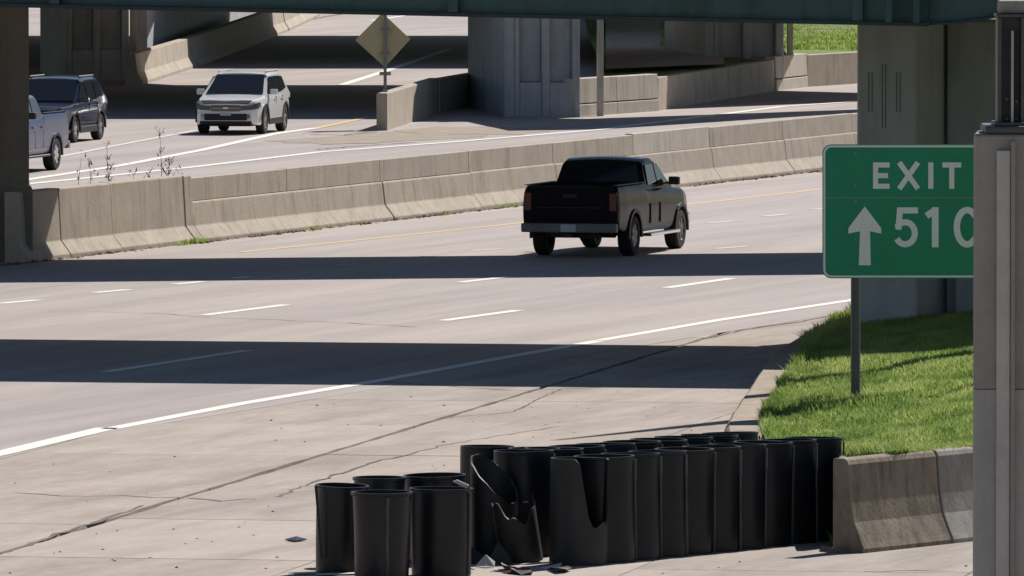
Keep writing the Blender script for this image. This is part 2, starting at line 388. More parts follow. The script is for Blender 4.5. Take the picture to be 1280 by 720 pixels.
# kerb of the island
def kerb_mesh():
    vs = []; fs = []; N = 70; pr = []
    yy = np.linspace(124.7, 205, N)
    for y in yy:
        x = xl(y); h = kh(y) + .02; j = rng.uniform(-.008, .008)
        pr.append([(x - .02 - .14 * h + j, y, -.06), (x - .02 - .14 * h + j, y, .03), (x + .03 + j, y, h - .05), (x + .08 + j, y, h), (x + .54, y, h + j * .5), (x + .55, y, -.06)])
    k = 6
    for p in pr: vs += p
    for i in range(N - 1):
        for q in range(k - 1): fs.append((i * k + q, i * k + q + 1, (i + 1) * k + q + 1, (i + 1) * k + q))
    fs.append(tuple(range(k)))
    return tag(mesh('kerb', vs, fs, 'kerb', smooth=True, angle=40), kind='structure')
kerb_mesh()

# ------------------------------------------------------------------ concrete barriers
def barrier_run(parent, name, A, B, h, m, wtop=.2, wbase=.46, seg=None, gap=.025, side=1, z0=0, cuts=None):
    """half-profile (safety shape) wall from A to B; the shaped face is on the right when walking A->B for side=1"""
    A = Vector((A[0], A[1], 0)); B = Vector((B[0], B[1], 0)); t = (B - A).normalized(); n = Vector((t.y, -t.x, 0)) * side
    Ltot = (B - A).length
    if cuts is None:
        k = max(1, round(Ltot / (seg or Ltot))); cuts = [Ltot * i / k for i in range(k + 1)]
    prof = [(0, z0 - .08), (wbase, z0 - .08), (wbase, z0 + .08), (wtop + (wbase - wtop) * .28, z0 + min(.34, h * .42)), (wtop + .02, z0 + h - .02), (wtop, z0 + h), (0, z0 + h)]
    objs = []
    for a, b in zip(cuts[:-1], cuts[1:]):
        dz = rng.uniform(-.006, .006); dn = rng.uniform(-.012, .012)
        p0 = A + t * (a + gap / 2) - n * wbase; p1 = A + t * (b - gap / 2) - n * wbase
        poly = [p0 + n * (o + dn) + Vector((0, 0, zz + (dz if zz > z0 else 0))) for o, zz in prof]
        objs.append(prism(name, poly, p1 - p0, m, parent, bevel=.012))
    return objs
# median barrier: face base on v=-71.6
UB0 = uv(G(88, 322))[0]
mb = thing('median_barrier', 'long tan concrete median barrier with raised wall on top behind the black pickup', 'barrier', UV(UB0, -71.6))
def bpt(u, off=0): return UV(u, -71.6 + off) - UV(UB0, -71.6)
def mbar(u0, u1, h, m, seg=None, cuts=None, nm='barrier_segment'):
    A, B = bpt(u0), bpt(u1)
    return barrier_run(mb, nm, (A.x, A.y), (B.x, B.y), h, m, wtop=.24, wbase=.52, seg=seg, cuts=cuts)
u_end = uv(G(262, 303))[0]
old = [uv(G(*p))[0] for p in ((36, 328), (88, 322), (150, 314.5), (240, 304))]
u = UB0 - 3.2
for u0, u1 in ((old[0], old[1]), (old[1], old[2]), (old[2], old[3]), (old[3], u_end)):
    mbar(u0, u1, 1.37, 'barrier')
nseg = 14; cuts = [i * 6.1 for i in range(nseg + 1)]
mbar(u_end, u_end + 6.1 * nseg, .83, 'barrier', cuts=cuts)
for i in range(nseg):            # raised wall blocks on the new part
    a = u_end + 6.1 * i; pA, pB = bpt(a + .01), bpt(a + 6.09); n = (UV(0, 1)).normalized(); t = UV(1, 0)
    mm = 'barrier_pale' if i == 5 else 'barrier'
    hh = 1.30 + (.03 if i in (5,) else 0) + rng.uniform(-.008, .008)
    poly = [pA - n * .52 + Vector((0, 0, .832)), pA - n * .315 + Vector((0, 0, .832)), pA - n * .33 + Vector((0, 0, hh)), pA - n * .52 + Vector((0, 0, hh))]
    o = prism('wall_block', poly, pB - pA, mm, mb, bevel=.012)
# dirt, litter and tufts along the barrier foot
vs = []; fs = []
def clod(p, r):
    b = len(vs)
    for dx, dy, dz in ((1, 0, 0), (-1, 0, 0), (0, 1, 0), (0, -1, 0), (0, 0, 1)):
        vs.append((p.x + dx * r * rng.uniform(.6, 1.5), p.y + dy * r * rng.uniform(.6, 1.5), p.z + dz * r * rng.uniform(.3, .9)))
    fs.extend([(b, b + 2, b + 4), (b + 2, b + 1, b + 4), (b + 1, b + 3, b + 4), (b + 3, b, b + 4)])
for i in range(2600):
    u = u_end - 14 + rng.random() * 85; p = UV(u, -71.6 + abs(rng.normal(.0, .10)) - .03)
    if .5 + .5 * math.sin(u * .9) * math.sin(u * .37 + 1) > rng.random() * .9: clod(p, rng.uniform(.015, .06))
tag(mesh('dirt', vs, fs, 'dirt'), 'brown dirt and litter gathered along the foot of the median barrier', 'dirt', kind='stuff')
pts = []; hts = []
for (px, py, n, sp, hm) in ((220, 304, 90, .45, .15), (205, 306, 40, .3, .10), (395, 287, 40, .3, .10), (575, 268, 40, .3, .1), (655, 259, 30, .4, .1)):
    c = G(px, py); cu, cv = uv(c)
    for i in range(n):
        p = UV(cu + rng.normal(0, sp), -71.6 + abs(rng.normal(.03, .07))); pts.append((p.x, p.y, 0)); hts.append(rng.uniform(.4, 1) * hm)
blades('weed_tuft', pts, hts, .03, 5, 'low green weeds sprouting at the foot of the median barrier')

# tall dry weeds behind the left part of the median barrier
def weed(px, top_py, lab, base_v=-72.55, lean=0, n=3):
    lo = None
    for u in np.linspace(UB0 - 8, UB0 + 22, 300):
        p = UV(u, base_v)
        if abs(640 + p.x / p.y * F - px) < 1: lo = p
    if lo is None: return
    y = lo.y; top = P(px, top_py, y)
    t = thing('weed', lab, 'weed', (lo.x, lo.y, -.01), 0, 'dry weeds behind the median barrier')
    hgt = top.z; vs = []; fs = []
    def tube(a, b, r0, r1):
        o = len(vs)
        for p, r in ((a, r0), (b, r1)):
            for q in range(4): vs.append((p[0] + r * math.cos(q * 1.571), p[1] + r * math.sin(q * 1.571), p[2]))
        for q in range(4): fs.append((o + q, o + (q + 1) % 4, o + 4 + (q + 1) % 4, o + 4 + q))
    pp = (0, 0, 0); stem = [pp]
    for k in range(1, 7):
        q = (lean * (k / 6) ** 2 + rng.normal(0, .012), rng.normal(0, .012), hgt * k / 6); tube(pp, q, .013 - .0015 * k, .012 - .0015 * k); pp = q; stem.append(q)
    for k in range(n * 5):
        b = stem[rng.integers(3, 7)]; a = rng.uniform(0, 6.28); l = rng.uniform(.05, .2)
        tube(b, (b[0] + math.cos(a) * l * .6, b[1] + math.sin(a) * l * .6, b[2] + l * .8), .006, .004)
    mesh('stem', vs, fs, 'stalk', t)
    lv = []; lf = []
    for k in range(n * 14):
        b = stem[rng.integers(3, 7)]; a = rng.uniform(0, 6.28); l = rng.uniform(.04, .12); o = len(lv)
        c = Vector(b) + Vector((rng.normal(0, .06), rng.normal(0, .06), rng.normal(0, .08)))
        d = Vector((math.cos(a), math.sin(a), rng.uniform(.2, 1.2))) * l; s = Vector((-math.sin(a), math.cos(a), 0)) * .018
        lv += [c - s, c + s, c + d]; lf.append((o, o + 1, o + 2))
    mesh('leaves', lv, lf, 'stalk', t)
for px, top, ln, n, lab in ((94, 197, .12, 1, 'bent dry weed stalk behind the barrier end, closest to the brown pier'), (112, 206, 0, 2, 'short dry weed beside the bent stalk behind the barrier'),
                            (136, 178, -.02, 1, 'tall straight bare weed stalk rising from a bushy weed'), (134, 212, .05, 5, 'short bushy weed at the foot of the tall bare stalk'),
                            (203, 168, -.06, 2, 'tallest thin weed stalk behind the last old barrier segment'), (207, 204, .05, 6, 'bushy weed at the foot of the tallest thin stalk'),
                            (185, 215, .03, 2, 'low dry weed just beside the tallest thin stalk'), (166, 218, .03, 2, 'low dry weed between the two tall stalks behind the barrier'),
                            (222, 214, .0, 1, 'small thin weed by the step up to the raised wall')):
    weed(px, top, lab, lean=ln, n=n)

# gore front barrier (brown stained piece and grey piece with flared foot)
gb = thing('gore_barrier', 'brown stained concrete barrier closing the front of the grass island', 'barrier', (fb0.x, fb0.y, 0))
fd3 = Vector((fdir.x, fdir.y, 0)); fn = Vector((fdir.y, -fdir.x, 0))
def gbar(a, b, m):
    prof = [(-.02, -.06), (.27, -.06), (.27, .05), (.235, .12), (.13, .36), (.085, .60), (.05, 1.04), (.02, 1.10), (-.02, 1.11), (-.17, 1.11), (-.17, -.06)]
    p0 = fd3 * a; p1 = fd3 * b
    return prism('barrier_segment', [p0 + fn * o + Vector((0, 0, z)) for o, z in prof], p1 - p0, m, gb, bevel=.012)
gbar(-.05, 1.93, 'barrier_brown'); gbar(1.97, 4.6, 'barrier_grey'); gbar(4.64, 8.5, 'barrier_grey')

# ------------------------------------------------------------------ overpass bridges
def bridge(name, label, c0, slope, width, xa, xb, zb, zt, grade=0, fancy=False):
    """fascia line y=c0+slope*x, deck width along y; zb = girder bottom at x=0"""
    b = thing(name, label, 'bridge', (0, c0, 0))
    def zz(x): return zb - grade * x
    def pnt(x, dy, dz): return (x, slope * x + dy, zz(x) + dz)
    dk = zt - zb
    def beam(nm, x0, x1, d0, d1, h0, h1, m, par=b):
        vs = [pnt(x0, d0, h0), pnt(x1, d0, h0), pnt(x1, d1, h0), pnt(x0, d1, h0), pnt(x0, d0, h1), pnt(x1, d0, h1), pnt(x1, d1, h1), pnt(x0, d1, h1)]
        return mesh(nm, vs, BF, m, par)
    beam('deck', xa, xb, -.35, width + .35, dk - 1.15, dk - .9, 'deck')
    beam('parapet', xa, xb, -.34, -.10, dk - .895, dk, 'deck'); beam('parapet', xa, xb, width + .1, width + .34, dk - .895, dk, 'deck')
    ng = 5
    for i in range(ng):
        y = .25 + (width - .5) * i / (ng - 1)
        g = beam('girder', xa, xb, y - .012, y + .012, .045, dk - 1.155, 'teal')
        beam('flange', xa, xb, y - .2, y + .2, -.02, .04, 'teal_shade', g)
        if fancy and i == 0:
            xs = [x for x in np.arange(xa + 1, xb, 6.45)]
            for x in xs: beam('stiffener', x - .08, x + .08, y - .17, y - .02, .05, dk - 1.16, 'teal', g)
    return b
br0 = bridge('overpass_bridge', 'dark teal steel girder bridge crossing above the road over the exit sign', 166.6, -.2, 10.6, -60, 6.62, 5.49, 7.35, .017, True)
# span beyond the right pier: girders with a haunch that rises away from the pier
b2 = thing('overpass_span', 'dark girder span rising away behind the pale pier next to the exit sign', 'bridge', (6.62, 166.6 - .2 * 6.62, 0))
for i in range(5):
    y = .25 + 10.1 * i / 4; xs = [0.02, .5, 1.0, 1.6, 2.4, 3.4, 5, 8, 14, 30]
    zbs = [5.42, 5.45, 5.53, 5.66, 5.82, 5.95, 6.02, 6.05, 6.0, 5.9]
    vs = []; fs = []
    for x, z in zip(xs, zbs):
        for d in (-.012, .012): vs += [(x, -.2 * x + y + d, z), (x, -.2 * x + y + d, 6.12)]
    for k in range(len(xs) - 1):
        o = 4 * k; fs += [(o, o + 4, o + 5, o + 1), (o + 2, o + 3, o + 7, o + 6), (o, o + 2, o + 6, o + 4), (o + 1, o + 5, o + 7, o + 3)]
    g = mesh('girder', vs, fs, 'teal', b2)
    vs = []; fs = []
    for x, z in zip(xs, zbs):
        vs += [(x, -.2 * x + y - .2, z - .045), (x, -.2 * x + y + .2, z - .045), (x, -.2 * x + y + .2, z - .005), (x, -.2 * x + y - .2, z - .005)]
    for k in range(len(xs) - 1):
        o = 4 * k; fs += [(o + q, o + (q + 1) % 4, o + 4 + (q + 1) % 4, o + 4 + q) for q in range(4)]
    mesh('flange', vs, fs, 'teal_shade', g)
def sk(nm, x0, x1, d0, d1, z0, z1, m):
    vs = [(x, -.2 * x + d, z) for z in (z0, z1) for (x, d) in ((x0, d0), (x1, d0), (x1, d1), (x0, d1))]
    return mesh(nm, vs, BF, m, b2)
sk('deck', .02, 30, -.35, 10.95, 6.13, 6.37, 'deck'); sk('parapet', .02, 30, -.34, -.1, 6.375, 7.24, 'deck'); sk('parapet', .02, 30, 10.7, 10.94, 6.375, 7.24, 'deck')
for xx in (5.98, 6.42): box('bearing_stiffener', xx - .05, xx + .05, -.2 * xx - .18, -.2 * xx + .02, 5.53 - .017 * xx, 6.3, 'teal', br0)

bridge('overpass_bridge', 'narrow overpass whose shadow band lies across the road beneath the black pickup', 202.4, .22, 8.2, -70, 60, 5.55, 7.3)

def shadow_deck(name, label, pxpoly, zb=5.3, zt=7.0):  # unseen decks, outline drawn back along the sun from their shadow
    pts = [G(*p) for p in pxpoly]; zm = (zb + zt) / 2
    c = sum(pts, Vector()) / len(pts)
    b = thing(name, label, 'bridge', (c.x, c.y, 0))
    poly = [Vector((p.x + SX * zm - c.x, p.y + SY * zm - c.y, zb)) for p in pts]
    prism('deck', poly, (0, 0, zt - zb), 'deck', b)
    return b
shadow_deck('unseen_ramp_deck', 'unseen wide overpass deck shaped so its shadow crosses the far road behind the white crossover', [(-900, 147), (600, 148), (700, 143), (700, 104), (600, 107), (200, 107), (150, 104), (140, 84), (-900, 84)])
shadow_deck('unseen_ramp_deck', 'unseen skewed deck shaped to shade the road in front of the far right pier', [(722, 141), (1068, 127), (1500, 110), (1500, 100), (1068, 117), (955, 114), (905, 62), (722, 60)])
shadow_deck('unseen_ramp_deck', 'unseen narrow deck shaped to shade the strip of road beside the far middle pier', [(575, 147), (648, 163), (760, 161), (1068, 141), (1500, 118), (1500, 113), (1068, 137), (720, 149)], 5.6, 6.6)
shadow_deck('unseen_ramp_deck', 'farthest unseen overpass deck shaped so its shadow band crosses the road beyond the diamond sign', [(-900, 85), (600, 85), (715, 84), (822, 63), (708, 22), (640, 40), (590, 45), (-900, 45)])

# ------------------------------------------------------------------ piers
def wall_pier(name, label, corner, d_end, d_side, w, L, h, m, panels=2, group=None, z0=-.2):
    """corner = near right... footprint spanned by d_end (unit, length w) and d_side (unit, length L)"""
    o = thing(name, label, 'pier', (corner[0], corner[1], 0), 0, group)
    e = Vector((d_end[0], d_end[1], 0)).normalized(); s = Vector((d_side[0], d_side[1], 0)).normalized()
    def blk(nm, a0, a1, b0, b1, zz0, zz1, mm=m, bev=.03):
        vs = [e * a + s * b + Vector((0, 0, z)) for z in (zz0, zz1) for (a, b) in ((a0, b0), (a1, b0), (a1, b1), (a0, b1))]
        return mesh(nm, vs, BF, mm, o, bevel=bev)
    return o, blk
eX = (1, -.05)
# left pier of the second overpass
o, blk = wall_pier('bridge_pier', 'dark brown concrete pier standing at the old end of the median barrier', (-13.3, 203.2), (1, 0), (-.06, 1), 3.9, 7, 5.5, 'pier_warm')
blk('pier_wall', 0, 3.86, 0, 7.5, -.3, 5.54, 'pier_warm'); blk('plinth', -.1, 3.93, -.07, 7.56, -.3, 1.42, 'pier_warm')
# right pier of the first overpass with vertical grooves
o, blk = wall_pier('bridge_pier', 'pale grey concrete pier with three vertical grooves behind the exit sign', (5.69, 171.6), (1, 0), (UX, UY), 1.0, 5, 5.4, 'pier')
blk('pier_wall', 0, .99, 0, 4.6, -.3, 5.36, 'pier_pale')
for px, y0, y1 in ((1088, 90, 140), (1105, 80, 160), (1123, 90, 140)):
    a = P(px, y1, 171.6); b = P(px, y0, 171.6)
    for dx in (-.035, .02): blk('groove', a.x - 5.69 + dx, a.x - 5.69 + dx + .018, -.004, .05, a.z, b.z, 'groove', 0)
blk('rear_wall', 1.05, 6.5, 1.6, 2.6, -.3, 5.3); blk('bearing_ledge', 1.3, 4.0, 1.2, 1.595, -.3, 2.75)
blk('cap', -.05, 1.04, -.02, 4.7, 5.362, 5.40)

# far piers: walls with recessed panels, a plinth and an added pale bar for the sunlit pier edge
def far_pier(label, px0, px1, pxc, py, h=5.4, side=-.1, m='pier'):
    c = G(pxc, py); a = P(px0, py, c.y + 8).x - c.x
    w = P(px1, py, c.y).x - c.x
    o, blk = wall_pier('bridge_pier', label, (c.x, c.y), (1, 0), (side, 1), 1, 1, h, m)
    blk('side_wall', 0, .30, 0, 11, -.2, h, m)                               # long wall receding from the corner
    blk('corner_column', .302, .30 + w * .08, .02, .8, -.2, h, m)
    for k, (f0, f1) in enumerate(((.08, .42), (.54, .88))):
        blk('recess_panel', .30 + w * f0 + .002, .30 + w * f1 - .002, .28, .8, 1.0, h, m)
    blk('column', .30 + w * .42, .30 + w * .54, .02, .8, -.2, h, m)
    blk('column', .30 + w * .88, .30 + w * 1.0, .02, .8, -.2, h, m)
    for (f0, f1) in ((.08, .42), (.54, .88)): blk('plinth', .30 + w * f0 + .002, .30 + w * f1 - .002, .04, .8, -.2, .995, m)
    return o, blk, c, w
def lit_strip(name_label, px0, px1, py, parent_blk, c):  # bar and bracket added in place of the pier's sunlit sliver
    b = G((px0 + px1) / 2, py); ww = (P(px1, py, b.y).x - P(px0, py, b.y).x)
    parent_blk('sunlit_pier_strip', b.x - c.x - ww / 2, b.x - c.x + ww / 2, b.y - c.y, b.y - c.y + ww, -.1, 5.2, 'barrier_pale', .01)
    parent_blk('added_strip_bracket', b.x - c.x - .5, b.x - c.x - ww / 2, b.y - c.y + .06, b.y - c.y + .12, 3.4, 3.5, 'galv', 0)
o, blk, c, wd = far_pier('blue grey concrete pier beside the ramp wall and the diamond sign', 595, 712, 630, 146); lit_strip('', 750, 758, 145, blk, c)
o, blk, c, wd = far_pier('far concrete pier standing before the sunlit green bank', 858, 968, 880, 112); lit_strip('', 999.5, 1006.5, 108, blk, c)
o, blk, c, wd = far_pier('far concrete pier standing behind the navy car', 50, 150, 73, 100); lit_strip('', 172, 178.5, 98, blk, c)

# ------------------------------------------------------------------ far walls and barriers
def simple_wall(nm, label, A, B, h, t, m, seg=5.0, cat='wall', crackz=None, profile=False):
    o = thing(nm, label, cat, (A.x, A.y, 0)); d = B - A; L = d.length; dd = d.normalized(); n = Vector((-dd.y, dd.x, 0))
    k = max(1, round(L / seg))
    for i in range(k):
        p0 = dd * (L * i / k + .012); p1 = dd * (L * (i + 1) / k - .012); dz = rng.uniform(-.01, .01)
        def pr(name, prof):
            prism(name, [p0 + n * a + Vector((0, 0, z)) for a, z in prof], p1 - p0, m, o, bevel=.015)
        if profile: pr('wall_panel', [(-.28, -.1), (-.28, .1), (-.1, .38), (-.02, h), (t, h), (t, -.1)])
        elif crackz:
            pr('lower_panel', [(-.06, -.1), (-.05, crackz), (t, crackz), (t, -.1)]); pr('upper_panel', [(-.03, crackz + .035), (0, h + dz), (t, h + dz), (t, crackz + .035)])
        else: pr('wall_panel', [(0, -.1), (0, h + dz), (t, h + dz), (t, -.1)])
    return o
simple_wall('ramp_wall', 'tan concrete wall beside the ramp starting at the diamond sign', G(484, 163), G(549, 141), 1.02, .3, 'barrier', 30)
simple_wall('ramp_wall', 'shaded concrete wall linking the sunlit ramp wall to the middle pier', G(550, 140.5), G(600, 131), .98, .3, 'barrier', 30)
bA = G(717, 146); bB = G(822, 138.5)
simple_wall('roadside_barrier', 'cracked sunlit concrete barrier at the foot of the middle pier', bA, bB, 1.1, .35, 'barrier_pale', 3, 'barrier', .34)
simple_wall('roadside_barrier', 'shaded concrete barrier running between the two far piers', bB + (bB - bA).normalized() * .03, G(968, 113.5), .98, .35, 'barrier', 7, 'barrier')
simple_wall('roadside_barrier', 'cracked concrete barrier stub at the foot of the far right pier', G(969, 113), G(1008, 108.5), 1.08, .35, 'barrier_pale', 9, 'barrier', .34)
simple_wall('roadside_barrier', 'sunlit concrete barrier below the far green bank', G(1009, 108.4), G(1180, 97), 1.02, .35, 'barrier', 9, 'barrier')
simple_wall('ramp_barrier', 'concrete barrier at the left of the far ramp with a pale end', G(168, 106), G(236, 84), 1.0, .3, 'barrier', 9, 'barrier', profile=True)
simple_wall('ramp_barrier', 'far shaded length of concrete barrier along the ramp', G(237, 83.8), G(352, 39), 1.0, .3, 'barrier', 9, 'barrier', profile=True)
simple_wall('ramp_barrier', 'farthest pale concrete barrier by the sunlit ramp paving', G(353, 38.6), G(392, 20), 1.0, .3, 'barrier', 30, 'barrier', profile=True)
o_ = Vector((-1.2, 0, 0)); simple_wall('abutment_wall', 'dark retaining wall left of the far ramp behind its barrier', G(228, 88) + o_, G(356, 30) + o_, 4.5, .6, 'pier', 12)
# grass wedge and slope paving behind the roadside barrier
def bank():
    e = [G(760, 143), G(822, 137), G(968, 112), G(1068, 103), G(1250, 90)]
    lo = [Vector((p.x, p.y + .9, .92)) for p in e]
    far = [Vector((3.5, 600, 1.0)), Vector((16, 600, 1.3)), Vector((34, 600, 1.6)), Vector((46, 600, 2)), Vector((70, 600, 2))]
    near = [Vector((2.7, 372, .95)), Vector((7.4, 380, 1.0)), Vector((17, 420, 1.3)), Vector((25, 440, 1.4)), Vector((40, 440, 1.4))]
    vs = lo + near + far; fs = []
    for r in range(2):
        for i in range(4): fs.append((r * 5 + i, r * 5 + i + 1, r * 5 + i + 6, r * 5 + i + 5))
    return tag(mesh('grass_bank', vs, fs, 'terrain', smooth=True), kind='structure')
bank()
tag(mesh('paved_slope', [Vector((p.x, p.y, 1.08)) for p in (G(757, 12, 1.08), G(757, 86, 1.08), G(905, 80, 1.08), G(905, 60, 1.08), G(862, 44, 1.08), G(802, 12, 1.08))], [(0, 1, 2, 3, 4, 5)], 'barrier'), kind='structure')
pts = []; hts = []
for i in range(26000):
    px = rng.uniform(826, 1085); py = rng.uniform(10, 58); p = G(px, py, 1.1)
    pts.append((p.x, p.y, 1.0)); hts.append(rng.uniform(.10, .2))
blades('grass', pts, hts, .05, 9, 'sunlit green grass on the far bank behind the roadside barrier')

# ------------------------------------------------------------------ diamond sign seen from behind
dp = G(481.5, 161); dy = dp.y
ds = thing('warning_sign', 'diamond road sign seen from behind on a thin post at the ramp wall', 'sign', (dp.x, dp.y, 0))
def rel(p): return Vector((p.x - dp.x, p.y - dp.y, p.z))
cs = [rel(P(444, 50, dy + .1)), rel(P(478, 16, dy + .1)), rel(P(513, 49, dy + .1)), rel(P(481, 84, dy + .1))]
prism('sign_panel', cs, (0, .012, 0), 'sign_back', ds, bevel=.003)
tp = rel(P(478, 13, dy)); box('post', -.045, .045, -.03, .04, -.05, 4.0, 'post', ds)
for py in (40, 70, 92): z = P(480, py, dy).z; box('bracket', -.16, .16, .041, .09, z - .05, z + .05, 'galv', ds)
box('post_splice', -.07, .07, -.045, -.031, .9, 1.1, 'galv', ds)

# ------------------------------------------------------------------ exit sign
sb = G(1068, 499, .60); sy = sb.y; sc = F / sy
es = thing('exit_sign', 'green exit sign with white arrow and number on a steel post in the grass', 'sign', (sb.x, sb.y, 0))
def SP(px, py, off=0):   # point on the sign plane, relative
    p = P(px, py, sy - .12); return Vector((p.x - sb.x, -.12 - off, p.z))
def rrect(x0, y0, x1, y1, r, n=6):
    out = []
    for cx, cy, a0 in ((x1 - r, y0 + r, -90), (x1 - r, y1 - r, 0), (x0 + r, y1 - r, 90), (x0 + r, y0 + r, 180)):
        for i in range(n + 1):
            a = R(a0 + 90 * i / n); out.append((cx + r * math.cos(a), cy + r * math.sin(a)))
    return out
X0, Y0, X1, Y1 = 1028, 180.5, 1262, 348
prism('sign_panel', [SP(*p) for p in rrect(X0, Y0, X1, Y1, 11)], (0, .02, 0), 'sign_green', es)
def ring(name, outer, inner, off, th, m):
    n = len(outer); vs = [SP(*p, off) for p in outer] + [SP(*p, off) for p in inner]
    vs2 = [v + Vector((0, -th, 0)) for v in vs]
    fs = [(i, (i + 1) % n, n + (i + 1) % n, n + i) for i in range(n)] + [(2 * n + i, 2 * n + (i + 1) % n, 3 * n + (i + 1) % n, 3 * n + i) for i in range(n)]
    fs += [(i, (i + 1) % n, 2 * n + (i + 1) % n, 2 * n + i) for i in range(n)] + [(n + i, n + (i + 1) % n, 3 * n + (i + 1) % n, 3 * n + i) for i in range(n)]
    return mesh(name, vs + vs2, fs, m, es)
ring('border', rrect(X0 + 1.2, Y0 + 1.2, X1 - 1.2, Y1 - 1.2, 10), rrect(X0 + 3.6, Y0 + 3.6, X1 - 3.6, Y1 - 3.6, 8), .001, .003, 'sign_white')
prism('panel_seam', [SP(X0 + 4, 246.6, .001), SP(X1 - 4, 246.6, .001), SP(X1 - 4, 247.4, .001), SP(X0 + 4, 247.4, .001)], (0, -.003, 0), 'galv', es)
def stroke(name, pts, w):
    n = len(pts); P2 = [Vector(p) for p in pts]; vs = []
    for i, p in enumerate(P2):
        d0 = (p - P2[i - 1]).normalized() if i else (P2[1] - p).normalized()
        d1 = (P2[i + 1] - p).normalized() if i < n - 1 else d0
        nn = Vector((-(d0 + d1).y, (d0 + d1).x)).normalized(); k = w / 2 / max(.5, nn.dot(Vector((-d0.y, d0.x))))
        vs += [p + nn * k, p - nn * k]
    V = [SP(v.x, v.y, .0015) for v in vs]; V += [v + Vector((0, -.004, 0)) for v in V]; o = 2 * n
    fs = []
    for i in range(n - 1):
        a = 2 * i; fs += [(a, a + 1, a + 3, a + 2), (o + a, o + a + 2, o + a + 3, o + a + 1), (a, a + 2, o + a + 2, o + a), (a + 1, o + a + 1, o + a + 3, a + 3)]
    fs += [(0, o, o + 1, 1), (2 * n - 2, 2 * n - 1, o + 2 * n - 1, o + 2 * n - 2)]
    return V, fs
def glyph(name, strokes, w):
    V = []; fs = []
    for k, s in enumerate(strokes):
        v, f = stroke(name, s, w); o = len(V); V += [p + Vector((0, -.0006 * k, 0)) for p in v]; fs += [tuple(i + o for i in q) for q in f]
    return mesh(name, V, fs, 'sign_white', es)
t, b = 203, 236; W6 = 6.4; hw = W6 / 2
glyph('letter', [[(1094.5, t), (1094.5, b)], [(1092, t + hw), (1112, t + hw)], [(1092, (t + b) / 2), (1110, (t + b) / 2)], [(1092, b - hw), (1112, b - hw)]], W6)
glyph('letter', [[(1124, t), (1147.5, b)], [(1147.5, t), (1124, b)]], 6.6)
glyph('letter', [[(1163.5, t), (1163.5, b)]], W6)
glyph('letter', [[(1178, t + hw), (1201.5, t + hw)], [(1189.7, t), (1189.7, b)]], W6)
def arc(cx, cy, rx, ry, a0, a1, n=18):
    return [(cx + rx * math.cos(R(a0 + (a1 - a0) * i / n)), cy + ry * math.sin(R(a0 + (a1 - a0) * i / n))) for i in range(n + 1)]
glyph('numeral', [[(1147.5, 263), (1121.5, 263)], [(1125.2, 259.5), (1123, 287)], arc(1131.5, 291.5, 12.0, 13.8, -150, 150, 24)], 7.6)
glyph('numeral', [[(1169, 259), (1169, 309)], [(1158, 270), (1170, 262)]], 8.4)
glyph('numeral', [arc(1209, 284, 13, 21.5, -40, -320, 24)], 8)
for px in (1069.5, 1224):
    for py in (192, 232, 252, 300, 338):
        q = SP(px, py, .0); box('bolt', q.x - .012, q.x + .012, q.y - .008, q.y - .0015, q.z - .012, q.z + .012, 'galv', es)
# arrow
ar = [(1081, 258), (1101.5, 285), (1101.5, 292), (1087.5, 289), (1088.5, 331.5), (1073.5, 331.5), (1075, 289), (1060.5, 292), (1060.5, 285)]
prism('arrow', [SP(*p, .0015) for p in ar], (0, -.004, 0), 'sign_white', es)
for px in (1069.5, 1224):
    x = P(px, 400, sy).x - sb.x; zt = P(px, 186, sy).z; zbot = gz(sb.x + x, sy) - .1
    box('post', x - .065, x - .045, -.06, .06, zbot, zt, 'post', es); box('post_web', x - .044, x + .044, -.012, .012, zbot, zt, 'post', es)
    box('post', x + .045, x + .065, -.06, .06, zbot, zt, 'galv', es)
    for py in (205, 325): z = P(px, py, sy).z; box('clamp', x - .09, x + .09, -.099, -.061, z - .03, z + .03, 'galv', es)

mz = gz(7.75, 157.3)  # hidden mast added so its shadow streaks across the paving
lm = thing('shadow_mast', 'hidden tapered mast added behind the roadside column to cast a shadow streak', 'shadow caster', (7.75, 157.3, 0))
lathe('shaft', [(.001, mz - .2), (.40, mz - .2), (.39, mz + .3), (.31, 5), (.2, 9), (.05, 13), (.001, 13)], 'galv', lm, n=16)
lathe('shadow_mast_base', [(.001, mz - .05), (.55, mz - .05), (.55, mz + .04), (.41, mz + .04)], 'galv', lm, n=16)
# ------------------------------------------------------------------ foreground column with steel post on top
fy = 62.0
c0 = P(1217, 600, fy); k = fy / F
cp = thing('roadside_column', 'weathered concrete column with pale strip and steel post on top beside the exit sign', 'column', (c0.x, fy, 0))
zt = P(1217, 158, fy).z
def cbox(nm, px0, px1, y0, y1, z0, z1, m, bev=.01): return box(nm, (px0 - 1217) * k, (px1 - 1217) * k, y0, y1, z0, z1, m, cp, bevel=bev, seg=2)
zm = P(1217, 487, fy).z
vs = [(0, .10, 0)]
def colprof(z): return [((0) * k, .09, z), (.012, .03, z), (.05, 0, z), (.50, 0, z), (.50, .8, z), (.045, .8, z)]
prism('shaft', colprof(zm + .001), (0, 0, zt - .05 - zm), 'post_concrete', cp, bevel=.012)
prism('painted_base', colprof(-.05), (0, 0, zm + .05), 'post_grey', cp, bevel=.003)
cbox('pale_strip', 1245, 1262, -.03, -.002, -.05, P(1250, 188, fy).z, 'post_light', .006)
cbox('edge_rib', 1262.6, 1268, -.045, -.002, -.05, P(1250, 176, fy).z, 'post_concrete', .006)
cbox('cap_plate', 1231, 1325, .02, .7, zt - .045, zt + .0, 'steel', .012)
zp = P(1217, 22, fy).z
cbox('post_flange', 1247, 1252, .1, .4, zt + .003, zp, 'steel', .004); cbox('post_web', 1252.2, 1276, .23, .26, zt + .003, zp, 'steel', 0)
